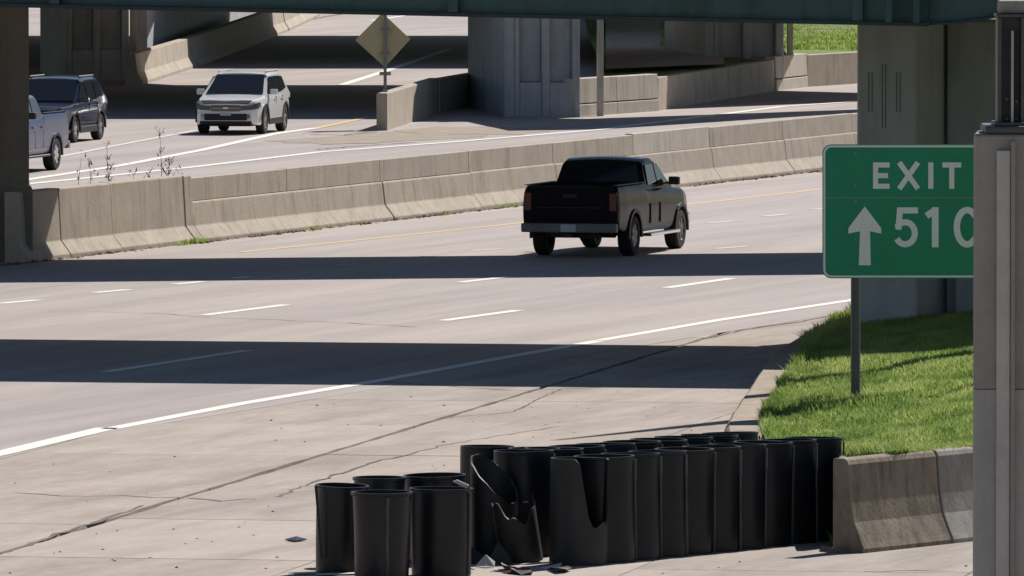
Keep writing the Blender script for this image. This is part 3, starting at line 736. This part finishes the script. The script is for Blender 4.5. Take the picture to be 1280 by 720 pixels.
cbox('post_rib', 1264, 1267, .09, .228, zt + .003, zp - .08, 'post_light', .003); cbox('post_flange', 1276.2, 1282, .1, .4, zt + .003, zp, 'steel', .004)
cbox('top_plate', 1245, 1284, .08, .42, zp + .002, zp + .02, 'steel', .004)
for px, py in ((1260, 125), (1260, 150), (1272, 128), (1272, 150)):
    z = P(px, py, fy).z; cbox('bolt', px - 1.8, px + 1.8, .205, .229, z - .008, z + .008, 'galv', .002)
cbox('base_plate', 1243, 1290, .06, .5, zt + .001, zt + .022, 'steel', .004)
cbox('concrete_pad', 1250, 1310, .12, .5, zp + .022, zp + .10, 'barrier_grey', .015)

# ------------------------------------------------------------------ crash-cushion barrels
BR, BH = .31, 1.23
def barrel_mesh(n=36, nz=10, cut=None, dent=None, r=BR, h=BH, flare=.0):
    th = .02; vs = []; fs = []; keep = {}
    def rad(a, z):
        k = r * (1 + flare * (z / h))
        if dent: k += dent(a, z)
        return k
    for i in range(n):
        a = 2 * math.pi * i / n
        top = h if cut is None else max(.06, min(h, cut(a)))
        for wall in (0, 1):
            for j in range(nz + 1):
                z = top * j / nz; rr = rad(a, z) - (th if wall else 0)
                vs.append((rr * math.cos(a), rr * math.sin(a), z))
    k = 2 * (nz + 1); m1 = nz + 1
    for i in range(n):
        q = (i + 1) % n
        for j in range(nz):
            fs.append((i * k + j, q * k + j, q * k + j + 1, i * k + j + 1)); fs.append((i * k + m1 + j, i * k + m1 + j + 1, q * k + m1 + j + 1, q * k + m1 + j))
        fs.append((i * k + nz, q * k + nz, q * k + m1 + nz, i * k + m1 + nz)); fs.append((i * k, i * k + m1, q * k + m1, q * k))
    return vs, fs
barrel_cache = {}
def barrel(label, x, y, rz=0, tilt=(0, 0), kind='whole', r=BR, h=BH, mt='plastic', grp=None, flare=0, ov=0):
    t = thing('impact_barrel', label, 'barrel', (x, y, 0), rz, grp); t.rotation_euler = (tilt[0], tilt[1], rz)
    if ov: t.scale = (1.10, .92, 1)
    key = (kind, r, h, mt, flare, round(x, 2))
    if key not in barrel_cache:
        cut = dent = None
        ph = rng.uniform(0, 6)
        dent = lambda a, z: .008 * math.sin(2 * a + ph) + .004 * math.sin(3 * a + z * 4 + ph)
        if kind == 'scoop': cut = lambda a: .66 + .56 * (0.5 - .5 * math.cos(a - R(-35))) ** .9 + .008 * math.sin(9 * a)
        if kind == 'bite': cut = lambda a: h - .70 * math.exp(-((((a - R(-42)) + math.pi) % (2 * math.pi) - math.pi) / .72) ** 6) - .10 * abs(math.sin(4.3 * a + .6)) * (1 if abs(((a - R(-42)) + math.pi) % (2 * math.pi) - math.pi) < .6 else 0)
        if kind == 'low': cut = lambda a: .62 + .12 * math.sin(a * 2 + 1) + .04 * math.sin(7 * a)
        vs, fs = barrel_mesh(cut=cut, dent=dent, r=r, h=h, flare=flare)
        barrel_cache[key] = (vs, fs)
    vs, fs = barrel_cache[key]
    o = mesh('shell', vs, fs, mt, t, smooth=True, angle=50)
    # moulded rim bead and pale seam painting a sunlit edge
    if kind == 'whole':
        rr = r * (1 + flare)
        aa = R(-16) - (0 if ov else 1.2) + rng.uniform(-.12, .12)      # raised seam coloured pale in place of a sunlit edge
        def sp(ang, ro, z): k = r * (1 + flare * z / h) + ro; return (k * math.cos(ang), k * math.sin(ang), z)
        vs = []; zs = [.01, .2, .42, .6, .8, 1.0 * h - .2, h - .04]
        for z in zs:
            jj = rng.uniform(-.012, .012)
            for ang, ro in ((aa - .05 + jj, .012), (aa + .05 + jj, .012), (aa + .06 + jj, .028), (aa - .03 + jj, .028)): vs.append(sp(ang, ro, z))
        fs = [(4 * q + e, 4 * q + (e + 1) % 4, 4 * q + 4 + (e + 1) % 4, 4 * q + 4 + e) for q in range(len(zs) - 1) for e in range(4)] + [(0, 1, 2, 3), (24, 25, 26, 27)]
        sm = mesh('lit_edge_seam', vs, fs, 'plastic_lit_seam', t)
        lathe('rim', [(rr + .001, h - .035), (rr + .010, h - .028), (rr + .010, h + .004), (rr - .018, h + .004), (rr - .018, h - .002), (rr + .001, h - .004)], mt, t, n=36, closed=True)
    return t
# intact double row leading to the barrier nose
def bxy(px, py): p = G(px, py); return p.x, p.y + BR
N = 10
r0 = bxy(1017, 677); r9 = bxy(724, 707)
front = [(r0[0] + (r9[0] - r0[0]) * i / 9, r0[1] + (r9[1] - r0[1]) * i / 9) for i in range(10)]
names = ['black barrel of the row facing the ramp, touching the barrier nose'] + \
        ['black open barrel standing upright in the long row facing the ramp'] * 8
ORD = ['first', 'second', 'third', 'fourth', 'fifth', 'sixth', 'seventh', 'eighth', 'ninth', 'tenth']
for i, (x, y) in enumerate(front):
    j = (rng.uniform(-.015, .015), rng.uniform(-.02, .02)); tl = (R(rng.uniform(-1.2, 1.2)), R(rng.uniform(-1.2, 1.2)))
    if i == 9: barrel('black barrel with a large hole torn in its upper side ending the row', x + j[0], y + j[1], 0, tl, 'bite', mt='plastic_worn', r=.335)
    elif i == 0: barrel(names[0], x, y, 0, tl, r=.31, ov=1)
    else: barrel(ORD[i] + ' black barrel from the barrier nose in the row facing the ramp', x + j[0], y + j[1], rng.uniform(-.15, .15), tl, r=(.305, .31, .315)[i % 3], grp='barrels in the row facing the ramp', ov=1)
for i in range(9):
    x = front[i][0] - .93 + rng.uniform(-.02, .02); y = front[i][1] + 1.0 + rng.uniform(-.03, .03)
    barrel(ORD[i] + ' black barrel from the grass kerb in the row facing the main road', x, y, rng.uniform(-.2, .2), (R(rng.uniform(-1.5, 1.5)), R(rng.uniform(-1.5, 1.5))), r=(.305, .31, .315)[i % 3], grp='barrels in the row facing the main road', ov=1)
# front end of the back row: tall intact one, broken ones
x, y = G(608, 690).x, G(608, 690).y + .4; barrel('tall black barrel standing behind the diagonally torn half barrel', x, y, 1, (0, R(.8)))
x, y = G(618, 700).x, G(618, 700).y + .2; barrel('half barrel torn open along a sweeping diagonal edge', x, y, 0, (0, 0), 'scoop', r=.275, mt='plastic_worn')
x, y = G(668, 694).x, G(668, 694).y + .5; barrel('black barrel between the torn barrels with steel straps in front', x, y, 2, (0, 0), r=.30)
for i, py in enumerate((600, 629)):
    a = P(646, py, y - .36); b = P(691, py, y - .36)
    tag(box('steel_strap', a.x, b.x, y - .375, y - .36, a.z - .02, a.z + .012, 'shard'), ('upper' if i == 0 else 'lower') + ' grey steel strap across the gap between torn barrels', 'strap')
x, y = G(652, 704).x, G(652, 704).y + .28; barrel('crushed barrel stump with a jagged edge between the torn barrels', x, y, 0, (R(6), R(-8)), 'low', r=.25, mt='plastic_worn')
# detached cluster of five
GL = 'black barrel of the loose cluster standing apart from the rows'
def cl(px, py, lab, r, rz=0, tilt=(0, 0), fl=.10, h=1.0): p = G(px, py); return barrel(lab, p.x, p.y + r, rz, tilt, r=r, h=h, flare=fl)
cl(477, 727, 'black barrel at the front of the loose cluster, with a straight upright wall', .315)
cl(551, 722, 'widest black barrel of the loose cluster, at its side toward the torn barrels', .34, 1, (0, R(.5)), .06)
cl(424, 717, 'leaning black barrel of the loose cluster with a torn strip hanging', .285, 2, (R(1), R(-2.2)), .06)
cl(474, 706, 'narrow black barrel tucked in at the back of the loose cluster', .29, 3, (0, 0), .05)
cl(545, 703, 'black barrel at the back of the loose cluster with bent pale strip', .34, 3, (R(-1), R(1)), .05)
# hanging strip, pale strip, debris
a = P(393, 607, G(424, 717).y); b = P(401, 698, G(424, 717).y)
tag(prism('torn_strip', [a, a + Vector((.035, 0, 0)), b + Vector((.02, 0, 0)), b], (0, .02, 0), 'plastic_worn'), 'thin black torn strip hanging down the side of the leaning barrel', 'strip')
ys_ = G(551, 722).y + .2
a = P(566, 602, ys_); b = P(583, 610, ys_)
tag(prism('bent_strip', [a, a + Vector((.05, 0, .02)), b + Vector((.03, 0, .03)), b + Vector((0, 0, -.01))], (0, .05, 0), 'shard'), 'short pale bent strip lying over the rim of a loose barrel', 'strip')
def shard(lab, px, py, pts, z, m, th=.012):
    c = G(px, py); o = thing('debris_shard', lab, 'debris', (c.x, c.y, 0)); 
    prism('piece', [Vector((p[0], p[1], p[2] if len(p) > 2 else z)) for p in pts], (0, .0, th), m, o); return o
shard('pale pointed debris shard lying before the torn half barrel', 607, 710, [(-.12, 0, .01), (0, .12, .14), (.11, .05, .06), (.10, -.02, .01), (0, -.04, .0)], .02, 'shard')
shard('long thin pale shard on the ground between torn barrels', 672, 708, [(-.2, 0), (.15, .35), (.2, .3), (-.1, -.05)], .02, 'shard')
shard('small pale shard on the ground beside the torn barrels', 650, 700, [(-.07, 0), (.08, .1), (.07, -.1)], .03, 'shard')
shard('flat pale strip lying under the loose barrel cluster', 425, 719, [(-.28, 0), (.25, .2), (.27, .0), (-.2, -.15)], .012, 'shard', .01)
shard('pale scrap on the paving at the outer edge of the loose cluster', 378, 718, [(-.16, 0), (.1, .15), (.16, .0), (-.05, -.12)], .012, 'shard', .01)
shard('black curled scrap on the paving beside the loose cluster', 370, 676, [(-.13, 0, .01), (0, .2, .03), (.13, 0, .012), (.0, -.25, .01)], .02, 'plastic', .012)
shard('black crumpled shard at the foot of the torn half barrel', 590, 704, [(-.2, 0, .0), (-.08, .05, .22), (.1, .1, .10), (.22, -.05, .01), (0, -.1, .0)], .02, 'plastic_worn')
shard('folded black shard leaning on the torn half barrel', 620, 706, [(-.1, .05, .0), (.02, .08, .26), (.14, .05, .12), (.2, 0, .0)], .02, 'plastic_worn')
shard('bent grey steel foot beside the barrier nose', 1040, 690, [(-.15, .1, .0), (-.12, .1, .06), (.12, -.3, .03), (.14, -.35, .0)], .02, 'galv')
for q, (px, py, lab) in enumerate(((636, 712, 'jagged black plastic flake lying flat before the torn barrels'), (700, 714, 'curved black plastic flake in front of the holed barrel'), (575, 716, 'small black plastic flake beside the widest loose barrel'), (655, 716, 'broad black plastic flake at the foot of the crushed stump'))):
    n = 7; pts = [(rng.uniform(.08, .2) * math.cos(6.283 * i / n), rng.uniform(.15, .5) * math.sin(6.283 * i / n), rng.uniform(0, .07)) for i in range(n)]
    shard(lab, px, py, pts, .02, 'plastic_worn')
for px, py, lab, mm in ((628, 703, 'white chip beside the jagged stump'.replace('chip', 'plastic chip lying'), 'shard'), (640, 716, 'red lens fragment among the torn barrel pieces', 'tail'), (688, 711, 'thin pale splinter in front of the crushed stump', 'shard')):
    shard(lab, px, py, [(-.12, -.1, .01), (.13, .12, .05), (.1, -.12, .02), (-.05, -.2, .0)], .02, mm)
# nose plate between barrels and barrier
npx = G(1056, 682); tag(box('nose_plate', npx.x - .05, npx.x + .04, npx.y + .0, npx.y + .9, -.02, 1.02, 'steel', bevel=.01), 'dark upright steel plate between the barrel row and barrier nose', 'plate')
# small litter over the shoulder
for i in range(90):
    px = rng.uniform(20, 930); py = rng.uniform(480, 715); c = G(px, py)
    if uv(c)[1] < -50.2: continue
vs = []; fs = []
for i in range(220):
    px = rng.uniform(0, 1210); py = rng.uniform(445, 719); c = G(px, py)
    if uv(c)[1] < -50.3 or (c.x > xl(c.y) - .1 and c.y > 122): continue
    clod(c, rng.uniform(.008, .028))
tag(mesh('gravel', vs, fs, 'dirt'), 'scattered grit and small crumbs over the concrete shoulder', 'gravel', kind='stuff')
pts = []; hts = []
for i in range(160):
    p = G(1062, 684); pts.append((p.x + rng.normal(0, .09), p.y + rng.normal(-.05, .15), 0)); hts.append(rng.uniform(.06, .24))
blades('weed_tuft', pts, hts, .025, 15, 'small weeds growing at the nose of the gore barrier')

# ================================================================== VEHICLES (x forward, y left, z up)
def interp(x, xs, ys): return float(np.interp(x, xs, ys))
def body_loft(name, parent, m, L, W, axles, ra, rw, top, bot, width, bed=None, n=46):
    xs = set(np.round(np.linspace(-L / 2, L / 2, n), 4))
    for ax in axles:
        for k in range(17): xs.add(round(ax + ra * math.cos(math.pi * k / 16), 4))
        xs.add(round(ax + ra + .004, 4)); xs.add(round(ax - ra - .004, 4))
    if bed:
        for b in (bed[0], bed[0] + .01, bed[1], bed[1] - .01): xs.add(round(b, 4))
    xs = sorted(xs); T = [0, .07, .2, .38, .56, .74, .88, .96, 1]; prof = [.955, .985, .995, 1, 1, .99, .972, .95, .915]
    tops = [(.86, .004), (.78, .008), (.45, .022), (0, .03)]
    rings = []
    for x in xs:
        zt = top(x); zb = bot(x)
        for ax in axles:
            if abs(x - ax) <= ra: zb = max(zb, rw + math.sqrt(max(0, ra * ra - (x - ax) ** 2)))
        hw = W / 2 * width(x); r = []
        zr = bot(x)
        for t in T:
            z = zb + (zt - zb) * t; tt = (z - zr) / (zt - zr); r.append((x, hw * float(np.interp(tt, T, prof)), z))
        for f, dz in tops:
            z = zt + dz
            if bed and bed[0] < x < bed[1] and f < .8: z = zt - bed[2]
            r.append((x, hw * f, z))
        full = r + [(p[0], -p[1], p[2]) for p in r[-2::-1]]
        rings.append(full)
    k = len(rings[0]); vs = [p for r in rings for p in r]; fs = []
    for i in range(len(rings) - 1):
        for j in range(k): fs.append((i * k + j, (i + 1) * k + j, (i + 1) * k + (j + 1) % k, i * k + (j + 1) % k))
    # end caps as strips
    for base, s in ((0, 1), ((len(rings) - 1) * k, -1)):
        for j in range(k // 2): 
            a, b, c, d = base + j, base + j + 1, base + k - 2 - j, base + k - 1 - j
            if b < c: fs.append((a, b, c, d))
            elif b == c: fs.append((a, b, d))
    return mesh(name, vs, fs, m, parent, smooth=True, angle=32)
class Cabin:
    def __init__(s, xs_belt, xs_roof, zb, zr, wb, wr): s.b = xs_belt; s.r = xs_roof; s.zb = zb; s.zr = zr; s.wb = wb; s.wr = wr
    def y(s, z): return s.wb + (s.wr - s.wb) * (z - s.zb) / (s.zr - s.zb)
    def build(s, name, m, parent):
        b0, b1 = s.b; r0, r1 = s.r; vs = []; zc = s.zr + .03
        N = 9
        sec = []
        for i in range(N):
            t = i / (N - 1); xb = b0 + (b1 - b0) * t; xr = r0 + (r1 - r0) * t
            dz = -.05 * (2 * t - 1) ** 4
            sec.append([(xb, s.wb, s.zb - .12), (xb, s.wb, s.zb), (xr, s.wr + .015, s.zr - .07 + dz), (xr, s.wr - .05, s.zr - .008 + dz), (xr, s.wr * .5, zc - .012 + dz), (xr, 0, zc + dz),
                        (xr, -s.wr * .5, zc - .012 + dz), (xr, -s.wr + .05, s.zr - .008 + dz), (xr, -s.wr - .015, s.zr - .07 + dz), (xb, -s.wb, s.zb), (xb, -s.wb, s.zb - .12)])
        k = 11; vs = [p for q in sec for p in q]; fs = []
        for i in range(N - 1):
            for j in range(k - 1): fs.append((i * k + j, (i + 1) * k + j, (i + 1) * k + j + 1, i * k + j + 1))
        for base in (0, (N - 1) * k):
            for j in range(5): 
                a, b, c, d = base + j, base + j + 1, base + k - 2 - j, base + k - 1 - j
                fs.append((a, b, c, d) if b != c else (a, b, d))
        return mesh(name, vs, fs, m, parent, smooth=True, angle=30)
    def side(s, name, pts, sd, m, parent, off=.004, th=.012):
        V = [Vector((x, sd * (s.y(z) + off), z)) for x, z in pts]
        return prism(name, V, (0, sd * th, 0), m, parent)
    def end(s, name, front, t0, t1, f, m, parent, off=.006):
        xb = s.b[1] if front else s.b[0]; xr = s.r[1] if front else s.r[0]
        zt = s.zr - .06
        def pt(t, k):
            z = s.zb + (zt - s.zb) * t; x = xb + (xr - xb) * t; y = s.y(z) * k; return Vector((x, y, z))
        V = [pt(t0, -f), pt(t0, f), pt(t1, f * .98), pt(t1, -f * .98)]
        nn = (V[1] - V[0]).cross(V[3] - V[0]).normalized()
        if (nn.x > 0) != front: nn = -nn
        V = [v + nn * off for v in V]
        return prism(name, V, nn * .012, m, parent)
def wheel(parent, x, y, r, wd, rimm, spokes=5):
    sd = 1 if y > 0 else -1
    hub = lathe('wheel', [(r * .62, -wd / 2), (r * .93, -wd / 2), (r, -wd / 2 + .035), (r, wd / 2 - .035), (r * .93, wd / 2), (r * .62, wd / 2)], 'tyre', parent, n=26, axis='y', loc=(0, 0, 0), closed=True)
    hub.location = (x, y - sd * wd / 2, r)
    lathe('rim', [(r * .62, sd * (wd / 2 - .02)), (r * .57, sd * (wd / 2 - .005)), (r * .54, sd * (wd / 2 - .045)), (r * .1, sd * (wd / 2 - .06)), (.001, sd * (wd / 2 - .06))], 'rim_dark', hub, n=24, axis='y')
    vs = []; fs = []
    for k in range(spokes):
        a = 2 * math.pi * k / spokes + .3; c, s_ = math.cos(a), math.sin(a); o = len(vs)
        for rr, ww in ((.05, .045), (r * .59, .06)):
            for q in (-1, 1):
                for yy in (wd / 2 - .055, wd / 2 - .012): vs.append((rr * c - q * ww * s_, sd * yy, rr * s_ + q * ww * c))
        fs += [(o, o + 1, o + 3, o + 2), (o + 4, o + 6, o + 7, o + 5), (o, o + 4, o + 5, o + 1), (o + 2, o + 3, o + 7, o + 6), (o + 1, o + 5, o + 7, o + 3), (o, o + 2, o + 6, o + 4)]
    mesh('spokes', vs, fs, rimm, hub)
    lathe('hub_cap', [(.001, sd * (wd / 2 - .008)), (.05, sd * (wd / 2 - .01)), (.06, sd * (wd / 2 - .05))], rimm, hub, n=12, axis='y')
def patch(name, V, vec, m, parent, bev=.006): return prism(name, V, vec, m, parent, bevel=bev)
def mirror(parent, x, y, z, m, sd, big=1.0):
    o = box('mirror', x - .05, x + .09, min(y, y + sd * .2 * big), max(y, y + sd * .2 * big), z - .07 * big, z + .08 * big, m, parent, bevel=.03, seg=2)
    box('mirror_arm', x - .02, x + .04, min(y - sd * .06, y), max(y - sd * .06, y), z - .06, z - .02, 'trim', o)

def suv(name, label, loc, heading, paint, L=4.68, W=1.88, HT=1.69, dark_front=True, group=None, rim='rim'):
    rz = math.atan2(heading[1], heading[0])
    t = thing(name, label, 'car', loc, rz, group)
    ax = (-1.36, 1.36); rw = .36; ra = .42
    def top(x): return interp(x, [-L / 2, -L / 2 + .06, -L / 2 + .2, -1.7, .7, 1.05, 1.75, 2.1, L / 2 - .06, L / 2], [.80, .98, 1.06, 1.09, 1.07, 1.05, .99, .95, .905, .82])
    def bot(x): return interp(x, [-L / 2, -L / 2 + .15, -1.7, 1.7, L / 2 - .15, L / 2], [.42, .34, .27, .25, .27, .36])
    def wid(x): return interp(x, [-L / 2, -L / 2 + .12, -L / 2 + .5, -1.0, 1.2, L / 2 - .6, L / 2 - .2, L / 2], [.82, .92, .975, 1, 1, .97, .89, .76])
    b = body_loft('body', t, paint, L, W, ax, ra, rw, top, bot, wid)
    # lower cladding
    for sd in (1, -1):
        box('side_cladding', -.93, .93, sd * W / 2 * .985 - .012, sd * W / 2 * .985 + .016, .245, .42, 'trim', t, bevel=.01)
        for a in ax:
            vs = []; fs = []
            for k in range(15):
                q = math.pi * (k / 14) * 1.06 - .09
                for rr in (ra - .012, ra + .055):
                    for yy in (W / 2 - .03, W / 2 + .010): vs.append((a + rr * math.cos(q), sd * yy, rw + rr * math.sin(q)))
                if k: o = 4 * k - 4; fs += [(o, o + 4, o + 5, o + 1), (o + 2, o + 3, o + 7, o + 6), (o + 1, o + 5, o + 7, o + 3)]
            mesh('wheel_arch', vs, fs, 'trim', t)
            box('wheel_well', a - ra + .03, a + ra - .03, sd * .45, sd * .62, .3, .75, 'trim', t)
    cb = Cabin((-L / 2 + .16, 1.20), (-L / 2 + .62, .18), 1.03, HT - .035, W / 2 * .955, W / 2 * .775)
    c = cb.build('cabin', paint, t)
    cb.end('windscreen', True, .10, .97, .90, 'glass', t); cb.end('rear_window', False, .30, .93, .82, 'glass', t)
    zt = HT - .15
    for sd in (1, -1):
        cb.side('side_window', [(.95, 1.10), (.02, 1.10), (.02, zt), (.24, zt)], sd, 'glass', t)
        cb.side('side_window', [(-.06, 1.10), (-.92, 1.11), (-.92, zt), (-.06, zt)], sd, 'glass', t)
        cb.side('side_window', [(-1.0, 1.12), (-1.72, 1.20), (-1.55, zt - .03), (-1.0, zt)], sd, 'glass', t)
        mirror(t, .72, sd * (W / 2 - .01), 1.13, paint, sd)
        box('roof_rail', -1.55, .02, sd * (W / 2 * .70) - .02, sd * (W / 2 * .70) + .02, HT - .055, HT + .012, 'rim' if paint == 'white_car' else 'trim', t, bevel=.03)
        for x in (-.05, -.98): box('door_seam', x - .006, x + .006, sd * W / 2 * .985 - .01, sd * W / 2 * .985 + .0125, .45, 1.0, 'trim', t)
        for x in (.25, -.72): box('door_handle', x - .2, x - .02, sd * W / 2 * .985, sd * W / 2 * .985 + .03, .92, .955, paint, t, bevel=.01)
        # lamps
        e = L / 2
        cols = [(e + .008, .40, .66, .785), (e + .008, .73, .68, .81), (e - .10, .80, .69, .845), (e - .2, .858, .71, .87), (e - .42, .897, .76, .885)]
        vs = []; fs = []
        for (x, y, z0, z1) in cols: vs += [(x, sd * y, z0), (x + .0, sd * y, z1), (x - .06, sd * (y - .03), z1 - .005), (x - .06, sd * (y - .03), z0)]
        for q in range(4): o = 4 * q; fs += [(o + j, o + (j + 1) % 4, o + 4 + (j + 1) % 4, o + 4 + j) for j in range(4)]
        fs += [(0, 1, 2, 3), (16, 17, 18, 19)]
        mesh('headlight', vs, fs, 'lamp_smoke' if dark_front else 'lamp', t)
        lathe('fog_lamp', [(.001, .02), (.07, .02), (.085, 0), (.085, -.12)], 'lamp', t, n=16, axis='y').matrix_local = Matrix.Translation((e - .02, sd * .62, .50)) @ Matrix.Rotation(R(-90), 4, 'Z')
        patch('tail_light', [Vector((-e + .05, sd * .60, .78)), Vector((-e + .05, sd * .74, .78)), Vector((-e + .12, sd * .82, 1.0)), Vector((-e + .1, sd * .62, 1.0))], (-.04, 0, 0), 'tail', t)
    e = L / 2
    g = box('grille', e - .03, e + .022, -.41, .41, .64, .80, 'trim', t, bevel=.015)
    for k in range(3): box('grille_bar', e + .0225, e + .03, -.42, .42, .67 + .04 * k, .678 + .04 * k, 'chrome', g)
    box('badge', e + .0226, e + .036, -.07, .07, .70, .75, 'chrome', g, bevel=.004)
    box('air_intake', e - .05, e + .014, -.60, .60, .385, .58, 'trim', t, bevel=.02)
    box('bumper_lip', e - .14, e + .01, -.72, .72, .27, .382, 'trim', t, bevel=.02)
    box('number_plate', e + .0145, e + .022, -.15, .15, .52, .60, 'plate', t)
    vs = [Vector((e - .13, -.70, .925)), Vector((e - .13, .70, .925)), Vector((e + .0, .62, .845)), Vector((e + .0, -.62, .845))]
    patch('hood_shade_band', vs, (.02, 0, .015), 'trim', t, .003)  # dark band added to deepen the shaded nose
    box('underbody', -L / 2 + .3, L / 2 - .3, -.62, .62, .22, .45, 'trim', t)
    box('wiper', .92, .95, -.55, .05, 1.105, 1.12, 'trim', t)
    for a in ax:
        for sd in (1, -1): wheel(t, a, sd * (W / 2 - .015), rw, .23, rim, 5)
    return t

def pickup(name, label, loc, heading, paint, rim='rim_dark'):
    rz = math.atan2(heading[1], heading[0]); t = thing(name, label, 'pickup truck', loc, rz)
    L, W, HT = 5.8, 2.0, 1.92; ax = (-1.68, 1.95); rw = .40; ra = .47
    bed = (-L / 2 + .10, -.72, .50)
    def top(x): return interp(x, [-L / 2, -L / 2 + .02, -.7, -.62, .9, 1.35, 2.3, 2.72, L / 2 - .05, L / 2], [1.37, 1.41, 1.41, 1.33, 1.29, 1.26, 1.20, 1.13, 1.05, .85])
    def bot(x): return interp(x, [-L / 2, -L / 2 + .02, -2.2, 2.3, L / 2 - .1, L / 2], [.62, .58, .46, .44, .46, .56])
    def wid(x): return interp(x, [-L / 2, -L / 2 + .05, -2.2, 2.2, L / 2 - .2, L / 2], [.965, .985, 1, 1, .93, .82])
    body_loft('body', t, paint, L, W, ax, ra, rw, top, bot, wid, bed=bed)
    cb = Cabin((-.64, 1.36), (-.46, .52), 1.29, HT - .035, W / 2 * .945, W / 2 * .80)
    cb.build('cabin', paint, t)
    cb.end('windscreen', True, .08, .97, .90, 'glass', t); cb.end('rear_window', False, .14, .94, .88, 'glass', t)
    zt = HT - .16
    for sd in (1, -1):
        cb.side('side_window', [(1.13, 1.35), (.30, 1.35), (.30, zt), (.55, zt)], sd, 'glass', t)
        cb.side('side_window', [(.22, 1.35), (-.46, 1.37), (-.36, zt), (.22, zt)], sd, 'glass', t)
        mirror(t, .95, sd * (W / 2 - .0), 1.40, 'trim', sd, 1.1)
        for x in (.26, -.50): box('door_seam', x - .006, x + .006, sd * W / 2 - .02, sd * W / 2 + .002, .60, 1.0, 'trim', t)
        for x in (.52, -.28): box('door_handle', x - .2, x - .02, sd * W / 2 * .99, sd * W / 2 * .99 + .035, 1.08, 1.12, paint, t, bevel=.01)
        box('running_board', -.95, 1.35, sd * W / 2 - .14, sd * W / 2 + .05, .36, .42, 'chrome' if sd < 0 else 'trim', t, bevel=.015)
        box('bed_rail', -L / 2 + .06, -.75, sd * (W / 2 * .90) - .05, sd * (W / 2 * .90) + .05, 1.418, 1.435, 'trim', t)
        box('tail_light', -L / 2 - .014, -L / 2 + .1, min(sd * .79, sd * .945), max(sd * .79, sd * .945), .92, 1.28, 'tail', t, bevel=.012)
        patch('headlight', [Vector((L / 2 - .03, sd * .55, .84)), Vector((L / 2 - .12, sd * .83, .86)), Vector((L / 2 - .2, sd * .87, 1.02)), Vector((L / 2 - .07, sd * .56, 1.0))], (.03, 0, 0), 'lamp', t)
        for a in ax:
            box('wheel_well', a - ra + .03, a + ra - .03, sd * .5, sd * .7, .4, .86, 'trim', t)
            vs = []; fs = []
            for k in range(15):
                q = math.pi * (k / 14) * 1.06 - .09
                for rr in (ra - .012, ra + .06):
                    for yy in (W / 2 - .03, W / 2 + .025): vs.append((a + rr * math.cos(q), sd * yy, rw + rr * math.sin(q)))
                if k: o = 4 * k - 4; fs += [(o, o + 4, o + 5, o + 1), (o + 2, o + 3, o + 7, o + 6), (o + 1, o + 5, o + 7, o + 3)]
            mesh('wheel_flare', vs, fs, 'trim', t)
    e = -L / 2
    tg = box('tailgate', e - .022, e + .03, -.77, .77, .74, 1.395, paint, t, bevel=.015, seg=2)
    box('tailgate_handle', e - .034, e - .0225, -.14, .14, 1.18, 1.26, 'trim', tg, bevel=.005)
    box('tailgate_groove', e - .025, e - .0222, -.68, .68, .98, .995, 'trim', tg)
    bp = box('rear_bumper', e - .16, e + .05, -.97, .97, .50, .68, 'post', t, bevel=.03, seg=2)
    box('step_pad', e - .15, e + .02, -.35, .35, .682, .69, 'trim', bp)
    box('number_plate', e - .168, e - .161, -.155, .155, .515, .665, 'plate', bp)
    box('tow_hitch', e - .2, e + .3, -.06, .06, .40, .48, 'trim', t)
    box('underbody', -L / 2 + .3, L / 2 - .3, -.5, .5, .38, .62, 'trim', t)
    lathe('differential', [(.001, -.6), (.05, -.6), (.05, -.15), (.15, -.08), (.15, .08), (.05, .15), (.05, .6), (.001, .6)], 'trim', t, n=14, axis='y', loc=(-1.68, 0, .40))
    box('grille', L / 2 - .03, L / 2 + .02, -.52, .52, .80, 1.05, 'chrome', t, bevel=.02); box('front_bumper', L / 2 - .15, L / 2 + .10, -.93, .93, .48, .70, 'chrome', t, bevel=.04, seg=2)
    for a in ax:
        for sd in (1, -1): wheel(t, a, sd * (W / 2 + .005), rw, .27, rim, 6)
    return t
def hd(deg, toward=False):
    a = R(deg); s = -1 if toward else 1
    return (s * math.sin(a), s * math.cos(a))
# black pickup: rear axle middle sits at pixel (729, 317)
h = hd(15.5); p = G(733, 319); pickup('pickup_truck', 'black pickup truck driving away along the tan median barrier', (p.x + h[0] * 1.68, p.y + h[1] * 1.68, 0), h, 'black_car')
h = hd(10, True); p = G(291, 167); suv('crossover_car', 'white crossover with dark front and roof rails on the far ramp', (p.x - h[0] * 1.36, p.y - h[1] * 1.36, 0), h, 'white_car')
h = hd(12, True); p = G(52, 178); suv('crossover_car', 'navy blue sport utility car beside the dark brown pier', (p.x - h[0] * 1.36, p.y - h[1] * 1.36, 0), h, 'navy_car', W=1.93, HT=1.74, rim='rim')
h = hd(13, True); p = G(22, 212); pickup('pickup_truck', 'blue grey pickup truck half hidden behind the dark brown pier', (p.x + h[0] * 1.68, p.y + h[1] * 1.68, 0), h, 'blue_car', 'rim')
